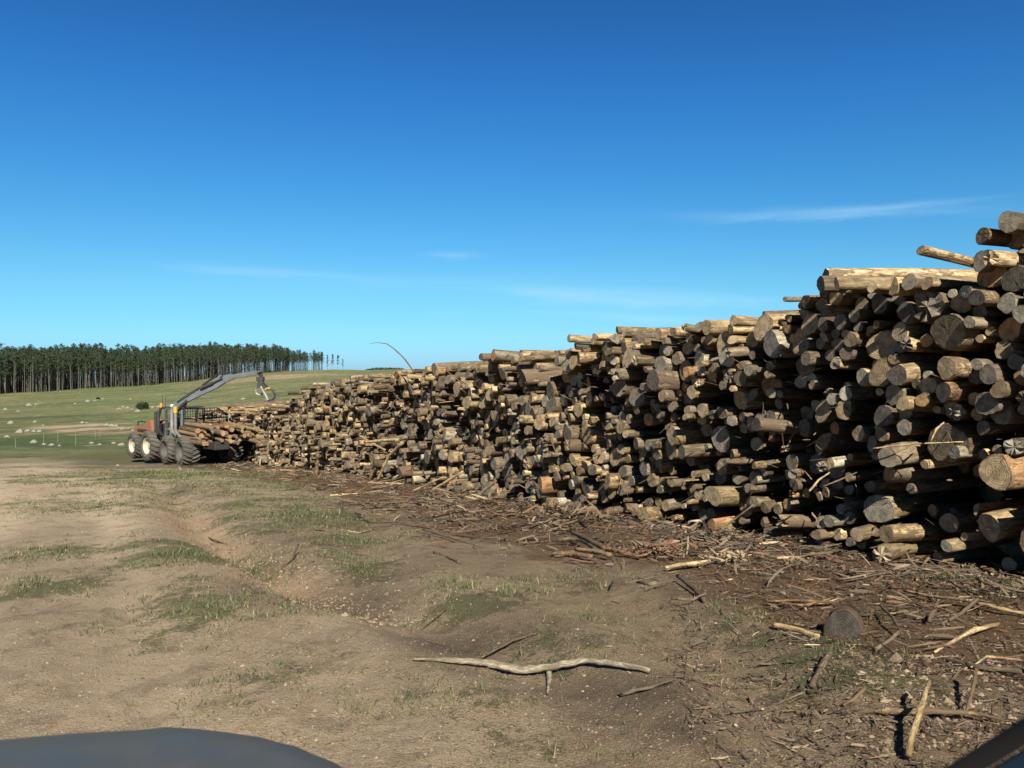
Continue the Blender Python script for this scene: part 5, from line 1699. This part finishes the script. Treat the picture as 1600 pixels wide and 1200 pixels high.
# half-buried stump
def build_stump():
    g = G(1318, 998)
    root = empty('stump', g)
    tag(root, 'dark sawn log chunk half buried in litter at lower right', 'stump')
    e = g + Vector((0, 0, 0.06))
    out = Vector((-0.45, -0.88, 0.10)).normalized()
    lr = np.random.default_rng(4)
    A, B = log_arrays(np.array(e), np.array(-out), 0.13, 0.22, None, lr, seg=22)
    tint = (0.86, 0.2, -0.55)
    def at(X): return {'lc': ('FLOAT_VECTOR', X[3]), 'rad': ('FLOAT_VECTOR', X[4]), 'tint': ('FLOAT_COLOR', np.tile([*tint, 1.0], (len(X[0]), 1)))}
    link('bark', np_mesh('bark', A[0] - np.array(g), A[1], A[2], [M_bark], attrs=at(A), smooth=True), root)
    link('cut_face', np_mesh('cut_face', B[0] - np.array(g), B[1], B[2], [M_end], attrs=at(B)), root)


build_stump()


# ------------------------------------------------------------------ litter, grass, gravel
def strips(N, sampler, lmin, lmax, wmin, wmax, huef, name, label, cat, seedv, lift=0.03, tilt=0.16, scaled=True, zfun=None):
    tr = np.random.default_rng(seedv)
    X, Y = sampler(tr, N)
    N = len(X)
    Z = height(X, Y) + CAMZ
    if zfun is not None: Z = zfun(Z)
    a = tr.uniform(0, 2 * math.pi, N)
    L = tr.uniform(0, 1, N) ** 3.2 * (lmax - lmin) + lmin
    Wd = tr.uniform(0, 1, N) ** 2.0 * (wmax - wmin) + wmin
    if scaled:
        k_ = np.clip(0.55 + 0.05 * Y, 0.6, 1.5); L = L * k_; Wd = Wd * k_
    pit = tr.normal(0, tilt, N); curve = tr.normal(0, 0.16, N); roll = tr.normal(0, 0.6, N)
    z0 = Z + tr.uniform(0.002, lift, N)
    V = np.zeros((N, 8, 3))
    for k, u in enumerate((-0.5, -0.17, 0.17, 0.5)):
        bend = curve * (u * u * 4 - 0.3) * L * 0.35
        dx = np.cos(a) * u * L - np.sin(a) * bend; dy = np.sin(a) * u * L + np.cos(a) * bend
        dz = u * L * np.sin(pit) + np.abs(np.sin(pit)) * L * 0.35
        w = Wd * (1 if k in (1, 2) else 0.45)
        for s_, sg in ((0, -1), (1, 1)):
            V[:, k * 2 + s_, 0] = X + dx - np.sin(a) * w * sg * np.cos(roll)
            V[:, k * 2 + s_, 1] = Y + dy + np.cos(a) * w * sg * np.cos(roll)
            V[:, k * 2 + s_, 2] = z0 + dz + w * sg * np.sin(roll) + w * 0.3
    b = np.arange(N)[:, None] * 8
    q = np.concatenate([np.concatenate([b + k * 2, b + k * 2 + 1, b + k * 2 + 3, b + k * 2 + 2], 1) for k in range(3)])
    hue = huef(tr, N); br = tr.uniform(0.2, 1.2, N)
    ti = np.repeat(np.stack([hue, br, hue, np.ones(N)], 1), 8, axis=0)
    me = np_mesh(name, V.reshape(-1, 3), q, None, [M_litter], attrs={'tint': ('FLOAT_COLOR', ti)})
    tag(link(name, me), label, cat, kind='stuff')


def band_sampler(tr, N):
    s = tr.uniform(-2, 1, N); s = np.where(s < 0, tr.uniform(1.0, 16, N), 0) + np.where(s >= 0, tr.uniform(12, 52, N), 0)
    n = np.abs(tr.normal(0, 1, N)) ** 0.9 * 1.7 - 0.3
    x = PA.x + s * PT.x + n * PN.x; y = PA.y + s * PT.y + n * PN.y
    keep = (n < 4.2 + 2 * vnoise(x * 0.7, y * 0.7, 3)) & (y > 1.5)
    keep &= (tr.random(N) < np.clip(0.75 + 1.6 * vnoise(x * 1.4, y * 1.4, 19), 0.1, 1))
    return x[keep], y[keep]


def hue_l(tr, N):
    return tr.choice([0.1, 0.3, 0.5, 0.65, 0.78, 0.88, 0.96], N, p=[0.30, 0.28, 0.13, 0.045, 0.115, 0.11, 0.02])


strips(34000, band_sampler, 0.025, 0.45, 0.002, 0.017, hue_l, 'bark_litter', 'brown and tan bark strips and splinters covering the ground along the pile', 'bark litter', 11, lift=0.05)


strips(45000, band_sampler, 0.008, 0.07, 0.001, 0.007, hue_l, 'bark_crumbs', 'fine crumbs of bark and wood between the larger strips along the pile', 'bark crumbs', 21, lift=0.03)


def right_sampler(tr, N):
    px = tr.uniform(1050, 1640, N); py = tr.uniform(900, 1230, N)
    pts = np.array([G0(a, b) for a, b in zip(px[:900], py[:900])])
    i = tr.integers(0, len(pts), N)
    x = pts[i, 0] + tr.normal(0, 0.08, N); y = pts[i, 1] + tr.normal(0, 0.08, N)
    k = (x + 0.12 * y * 0 > 0.9 + 0.25 * (4.5 - y) + 0.5 * vnoise(x * 2, y * 2, 8)) & (tr.random(N) < 0.35 + 0.9 * np.clip(vnoise(x * 2.5, y * 2.5, 28) + 0.3, 0, 1))
    return x[k], y[k]


strips(12000, right_sampler, 0.012, 0.20, 0.0012, 0.009, hue_l, 'wood_chips', 'wood chips, twigs and dead leaves strewn over the lower right ground', 'wood chips', 12, lift=0.025)


def road_sampler(tr, N):
    y = np.exp(tr.uniform(math.log(2.6), math.log(20), N)); x = tr.uniform(-0.62, 0.5, N) * y
    k = tr.random(N) < np.clip(0.25 + 1.3 * vnoise(x * 1.1, y * 1.1, 64), 0.03, 1)
    return x[k], y[k]


strips(7000, road_sampler, 0.01, 0.10, 0.0008, 0.004, hue_l, 'dry_twigs', 'tiny dry twigs and straw scattered over the bare dirt', 'twigs', 13, lift=0.006, tilt=0.1)


def face_sampler(tr, N):
    s = tr.uniform(1.0, 42, N); n = tr.uniform(-0.15, 0.35, N)
    return PA.x + s * PT.x + n * PN.x, PA.y + s * PT.y + n * PN.y


_ft = np.random.default_rng(77)
strips(1500, face_sampler, 0.05, 0.40, 0.002, 0.012, hue_l, 'loose_bark', 'loose bark shreds and splinters caught between the stacked logs', 'bark shreds', 78, lift=0.02, tilt=0.5, zfun=lambda Z: Z + _ft.uniform(0.1, 2.6, len(Z)))


def heap(px, py, rx, n, hue, name, label, seedv, hgt=0.09, lmax=0.22):
    c = G0(px, py)
    def smp(tr, N):
        return c[0] + tr.normal(0, rx * 0.45, N), c[1] + tr.normal(0, rx * 0.35, N)
    tr = np.random.default_rng(seedv)
    X, Y = smp(tr, n)
    def s2(t_, N): return X, Y
    strips(n, s2, 0.03, lmax, 0.004, 0.02, lambda t_, N: t_.choice(hue, N), name, label, 'bark heap', seedv, lift=hgt, tilt=0.4)


heap(1028, 876, 0.42, 420, [0.78, 0.78, 0.5, 0.3], 'bark_heap', 'reddish orange bark shreds heaped beside the small pile of cut branches', 61, 0.14)
heap(1135, 884, 0.28, 200, [0.65, 0.65, 0.5], 'splinter_heap', 'cream wood splinters heaped in the litter before the pile foot', 62, 0.10)
heap(1110, 855, 0.6, 400, [0.3, 0.1, 0.88, 0.5], 'bark_heap', 'brown bark shreds piled against the foot of the log pile', 63, 0.15)
heap(880, 815, 0.8, 450, [0.3, 0.1, 0.78, 0.5], 'bark_heap', 'long bark strips gathered at the pile foot near the middle', 64, 0.16, 0.4)


def build_grass():
    tr = np.random.default_rng(14)
    XS, YS, dens = [], [], []
    for (px, py, rx, ry, st) in GRASS:
        cx, cy = G0(px, py)
        if cy > 30: continue
        n = int(st * 5200 * rx * ry / max(1, (cy / 9) ** 1.4)) + 60
        u = Vector((cx, cy)).normalized()
        nc_ = max(3, n // 16); ci_ = tr.integers(0, nc_, n)
        A = tr.normal(0, rx * 0.6, nc_)[ci_] + tr.normal(0, 0.035, n) * (1 + cy * 0.05); B = tr.normal(0, ry * 0.6, nc_)[ci_] + tr.normal(0, 0.035, n) * (1 + cy * 0.05)
        XS.append(cx + A * u.y + B * u.x); YS.append(cy - A * u.x + B * u.y)
    X = np.concatenate(XS); Y = np.concatenate(YS)
    m = tr.random(len(X)) < np.clip(0.55 + 2.0 * fbm(X * 1.7, Y * 1.7, 71, 4), 0.05, 1)
    X, Y = X[m], Y[m]
    # loose scatter of dry blades
    n = 5000
    y2 = np.exp(tr.uniform(math.log(2.8), math.log(18), n)); x2 = tr.uniform(-0.62, 0.62, n) * y2
    k = tr.random(n) < np.clip(0.15 + 1.5 * vnoise(x2 * 0.8, y2 * 0.8, 33), 0, 1)
    dry = np.concatenate([np.zeros(len(X)), np.ones(k.sum())])
    X = np.concatenate([X, x2[k]]); Y = np.concatenate([Y, y2[k]])
    s, nn = face_sn(X, Y)
    m = nn > -0.1; X, Y, dry = X[m], Y[m], dry[m]
    N = len(X); Z = height(X, Y) + CAMZ
    a = tr.uniform(0, 6.283, N); H = tr.uniform(0.008, 0.034, N) * (1 + 0.02 * Y); H = np.where(dry > 0, H * 0.7, H) * np.where(tr.random(N) < 0.10, 1.9, 1.0) * np.clip(1 + 1.4 * vnoise(X * 5, Y * 5, 95), 0.5, 1.6)
    lean = tr.uniform(0.3, 1.6, N) * H; w = tr.uniform(0.0012, 0.0030, N) * (1 + 0.10 * Y)
    V = np.zeros((N, 3, 3)); ca, sa = np.cos(a), np.sin(a)
    V[:, 0] = np.stack([X - sa * w, Y + ca * w, Z - 0.004], 1); V[:, 1] = np.stack([X + sa * w, Y - ca * w, Z - 0.004], 1)
    V[:, 2] = np.stack([X + ca * lean, Y + sa * lean, Z + H], 1)
    T = np.arange(N * 3).reshape(-1, 3)
    hue = np.where(dry > 0, tr.uniform(0.7, 1, N), np.clip(tr.normal(0.42, 0.24, N) + 0.5 * vnoise(X, Y, 91), 0, 1))
    ti = np.repeat(np.stack([hue, hue, hue, np.ones(N)], 1), 3, axis=0)
    print('blades', N)
    tag(link('grass', np_mesh('grass', V.reshape(-1, 3), None, T, [M_blade], attrs={'tint': ('FLOAT_COLOR', ti)})), 'short patchy grass growing on the dirt between track and pile', 'grass', kind='stuff')


build_grass()


def m_pebble(t, b):
    s = t.sep(t.attr('tint'))
    t.put(b.inputs['Base Color'], t.ramp(s[0], [(0, (0.08, 0.058, 0.04)), (0.3, (0.17, 0.125, 0.08)), (0.55, (0.25, 0.19, 0.125)), (0.85, (0.28, 0.215, 0.145)), (1, (0.34, 0.275, 0.20))]))
    b.inputs['Roughness'].default_value = 0.9


M_pebble = mat('gravel', m_pebble)


def build_gravel():
    tr = np.random.default_rng(15)
    n = 60000
    y = np.exp(tr.uniform(math.log(2.7), math.log(22), n)); x = tr.uniform(-0.64, 0.62, n) * y
    k = tr.random(n) < np.clip(0.35 + 1.2 * vnoise(x * 0.9, y * 0.9, 12) + 0.4 * (x < -0.2 * y), 0.05, 1)
    x, y = x[k], y[k]
    sz = np.exp(tr.normal(math.log(0.0034), 0.45, len(x))) * (1 + 0.05 * y)
    # stones along the gully bank
    t_ = tr.uniform(0.1, 0.95, 4500); g = np.array(GULLY)
    gx = np.interp(t_ * (len(g) - 1), np.arange(len(g)), g[:, 0]) + tr.normal(0.12, 0.28, 4500); gy = np.interp(t_ * (len(g) - 1), np.arange(len(g)), g[:, 1]) + tr.normal(0, 0.28, 4500)
    x = np.concatenate([x, gx]); y = np.concatenate([y, gy]); sz = np.concatenate([sz, np.exp(tr.normal(math.log(0.008), 0.45, 4500))])
    # clods at the lower right
    n3 = 900
    px = tr.uniform(1340, 1600, n3); py = tr.uniform(1030, 1180, n3)
    c3 = np.array([G0(a, b) for a, b in zip(px, py)])
    x = np.concatenate([x, c3[:, 0]]); y = np.concatenate([y, c3[:, 1]]); sz = np.concatenate([sz, np.exp(tr.normal(math.log(0.010), 0.55, n3))])
    N = len(x); z = height(x, y) + CAMZ
    base = np.array([(1, 0, 0), (0.3, 0.95, 0), (-0.8, 0.6, 0), (-0.8, -0.6, 0), (0.3, -0.95, 0), (0.1, 0.1, 0.75), (0, 0, -0.5)])
    tri = np.array([(0, 1, 5), (1, 2, 5), (2, 3, 5), (3, 4, 5), (4, 0, 5), (1, 0, 6), (2, 1, 6), (3, 2, 6), (4, 3, 6), (0, 4, 6)])
    a = tr.uniform(0, 6.28, N); ca, sa = np.cos(a), np.sin(a)
    B = base[None] * (1 + tr.normal(0, 0.22, (N, 7, 3))) * sz[:, None, None] * np.stack([np.ones(N), tr.uniform(0.6, 1, N), tr.uniform(0.6, 1.1, N)], 1)[:, None, :]
    V = np.stack([B[..., 0] * ca[:, None] - B[..., 1] * sa[:, None] + x[:, None], B[..., 0] * sa[:, None] + B[..., 1] * ca[:, None] + y[:, None], B[..., 2] + z[:, None] + 0.1 * sz[:, None]], -1)
    T = (tri[None] + np.arange(N)[:, None, None] * 7).reshape(-1, 3)
    hue = np.repeat(tr.random(N) ** 1.3, 7)
    ti = np.stack([hue, hue, hue, np.ones_like(hue)], 1)
    tag(link('gravel', np_mesh('gravel', V.reshape(-1, 3), None, T, [M_pebble], attrs={'tint': ('FLOAT_COLOR', ti)})), 'small stones and clods scattered over the dirt track', 'gravel', kind='stuff')


build_gravel()


# ------------------------------------------------------------------ the car the photo is taken from
def m_paint(t, b):
    tc = t.node('ShaderNodeTexCoord').outputs['Object']
    n = t.noise(tc, 9, 5, 0.65); f = t.noise(tc, 500, 2, 0.5)
    c = t.mix(t.step(n, 0.35, 0.7, 0, 0.5), (0.062, 0.062, 0.055), (0.10, 0.095, 0.075))
    c = t.mix(t.step(f, 0.5, 0.8, 0, 0.3), c, (0.12, 0.14, 0.16))
    t.put(b.inputs['Base Color'], c)
    t.put(b.inputs['Roughness'], t.step(n, 0.3, 0.7, 0.42, 0.65))
    b.inputs['Specular IOR Level'].default_value = 0.3
    b.inputs['Coat Weight'].default_value = 0.12
    b.inputs['Coat Roughness'].default_value = 0.25


M_paint = mat('dusty_dark_blue_paint', m_paint)
M_navy = simple('navy_paint', (0.012, 0.026, 0.055), 0.5, var=0.1, bump=0)
M_seal = simple('black_rubber_seal', (0.004, 0.004, 0.004), 0.95, var=0.2, bump=0)
CYAW = R(25)
CF = Vector((-math.sin(CYAW), math.cos(CYAW), 0)); CR = Vector((math.cos(CYAW), math.sin(CYAW), 0))


def CL(t, lat, z): return CF * t + CR * lat + UP * z      # z above local ground 0, camera above origin


def build_car():
    c0 = CL(0.3, -0.4, 0)
    root = empty('car', c0)
    tag(root, 'dusty dark blue car, its hood at the lower left edge of the view', 'car')
    # body: lofted lower front with fenders and nose, hood as a crowned panel
    LC_ = -0.40; HW = 0.81
    nt, nl = 26, 30
    ts = np.linspace(0.15, 1.93, nt)
    m = MB(); vs = []
    for i, t_ in enumerate(ts):
        u = (t_ - 0.15) / 1.78
        for j in range(nl + 1):
            v = -1 + 2 * j / nl
            nose = max(0, (u - 0.70) / 0.30)
            tt = t_ - 0.20 * nose * v * v
            z = 1.20 - 0.035 * u - 0.05 * v * v - 0.11 * nose ** 2.6 - 0.11 * abs(v) ** 9 * (0.6 + 0.6 * nose)
            z += 0.014 * math.exp(-((abs(v) - 0.62) / 0.06) ** 2) * (1 - nose * 0.7)
            vs.append(CL(tt, LC_ + v * HW * (1 - 0.05 * nose), z))
    fs = []
    for i in range(nt - 1):
        for j in range(nl):
            a = i * (nl + 1) + j
            fs.append((a, a + 1, a + nl + 2, a + nl + 1))
    m.add(vs, fs)
    hood = m.build('hood', M_paint, root, smooth=True)
    so = hood.modifiers.new('thick', 'SOLIDIFY'); so.thickness = 0.012; so.offset = -1
    # nose and fender sides below the hood
    m = MB(); vs = []
    top = [vs_ for vs_ in []]
    ring = []
    for i in range(0, nt): ring.append(m_v(i, 0, nl, ts, LC_, HW))
    for j in range(1, nl + 1): ring.append(m_v(nt - 1, j, nl, ts, LC_, HW))
    for i in range(nt - 2, -1, -1): ring.append(m_v(i, nl, nl, ts, LC_, HW))
    cen = CL(1.0, LC_, 0)
    vs = []
    for (dz, grow) in ((-0.006, 0.0), (-0.06, 0.025), (-0.25, 0.05), (-0.5, 0.055), (-0.72, 0.0)):
        for p in ring:
            o = Vector((p.x - cen.x, p.y - cen.y, 0)).normalized()
            vs.append(p + o * grow + UP * dz)
    fs = []; n = len(ring)
    for k in range(4):
        for i in range(n - 1):
            fs.append((k * n + i, k * n + i + 1, (k + 1) * n + i + 1, (k + 1) * n + i))
    m.add(vs, fs)
    body = m.build('body', M_paint, root, smooth=True)
    for la in (LC_ - 0.62, LC_ + 0.62):
        m = MB(); m.box(CL(1.72, la, 0.80), CF * 0.08, CR * 0.14, UP * 0.08, 0.03); m.build('headlight', M_glass, root)
    m = MB()
    for k in range(5): m.box(CL(1.955, LC_, 0.78 + k * 0.05), CF * 0.012, CR * 0.40, UP * 0.012)
    m.build('grille', M_dark, root)
    m = MB(); m.box(CL(1.96, LC_, 0.52), CF * 0.09, CR * 0.80, UP * 0.09, 0.04); m.build('bumper', M_dark, root)
    for la, sx in ((LC_ - 0.76, -1), (LC_ + 0.76, 1)):
        m = MB(); m.lathe(CL(1.05, la, 0.33), CR * sx, [(-0.1, 0.2), (-0.11, 0.31), (-0.08, 0.345), (0.08, 0.345), (0.11, 0.31), (0.1, 0.2), (-0.1, 0.2)], 30)
        w = m.build('wheel', M_tyre, root, smooth=True, autos=40)
        m = MB(); m.lathe(CL(1.05, la, 0.33), CR * sx, [(0.09, 0.205), (0.06, 0.18), (0.05, 0.06), (0.07, 0.0)], 24)
        m.build('rim', M_steel, w, loc=c0, smooth=True)
    # right lower corner of the windscreen: black seal and navy pillar foot
    a = P(1478, 1228, 0.62); b_ = P(1540, 1188, 0.60); c_ = P(1625, 1135, 0.57); d_ = P(1700, 1080, 0.54)
    m = MB(); m.tube([a + (a - b_) * 0.6, a, b_, c_, d_], [0.0075] * 5, 10); m.build('windscreen_seal', M_seal, root, smooth=True)
    dn = Vector((0.02, -0.03, -0.10))
    m = MB()
    L1 = [a + (a - b_) * 0.6, a, b_, c_, d_]
    vs = []
    for k, off in enumerate((Vector((0.004, -0.004, -0.006)), Vector((0.03, -0.012, -0.022)), Vector((0.06, -0.02, -0.07)), Vector((0.07, -0.02, -0.30)))):
        for p in L1: vs.append(p + off)
    fs = []
    for k in range(3):
        for i in range(4): fs.append((k * 5 + i, k * 5 + i + 1, k * 5 + 6 + i, k * 5 + 5 + i))
    m.add(vs, fs)
    pl = m.build('pillar_foot', M_navy, root, smooth=True)
    so = pl.modifiers.new('thick', 'SOLIDIFY'); so.thickness = 0.004


def m_v(i, j, nl, ts, LC_, HW):
    t_ = ts[i]; u = (t_ - 0.15) / 1.78; v = -1 + 2 * j / nl
    nose = max(0, (u - 0.70) / 0.30)
    tt = t_ - 0.20 * nose * v * v
    z = 1.20 - 0.035 * u - 0.05 * v * v - 0.11 * nose ** 2.6 - 0.11 * abs(v) ** 9 * (0.6 + 0.6 * nose)
    z += 0.014 * math.exp(-((abs(v) - 0.62) / 0.06) ** 2) * (1 - nose * 0.7)
    return CL(tt, LC_ + v * HW * (1 - 0.05 * nose), z)


build_car()
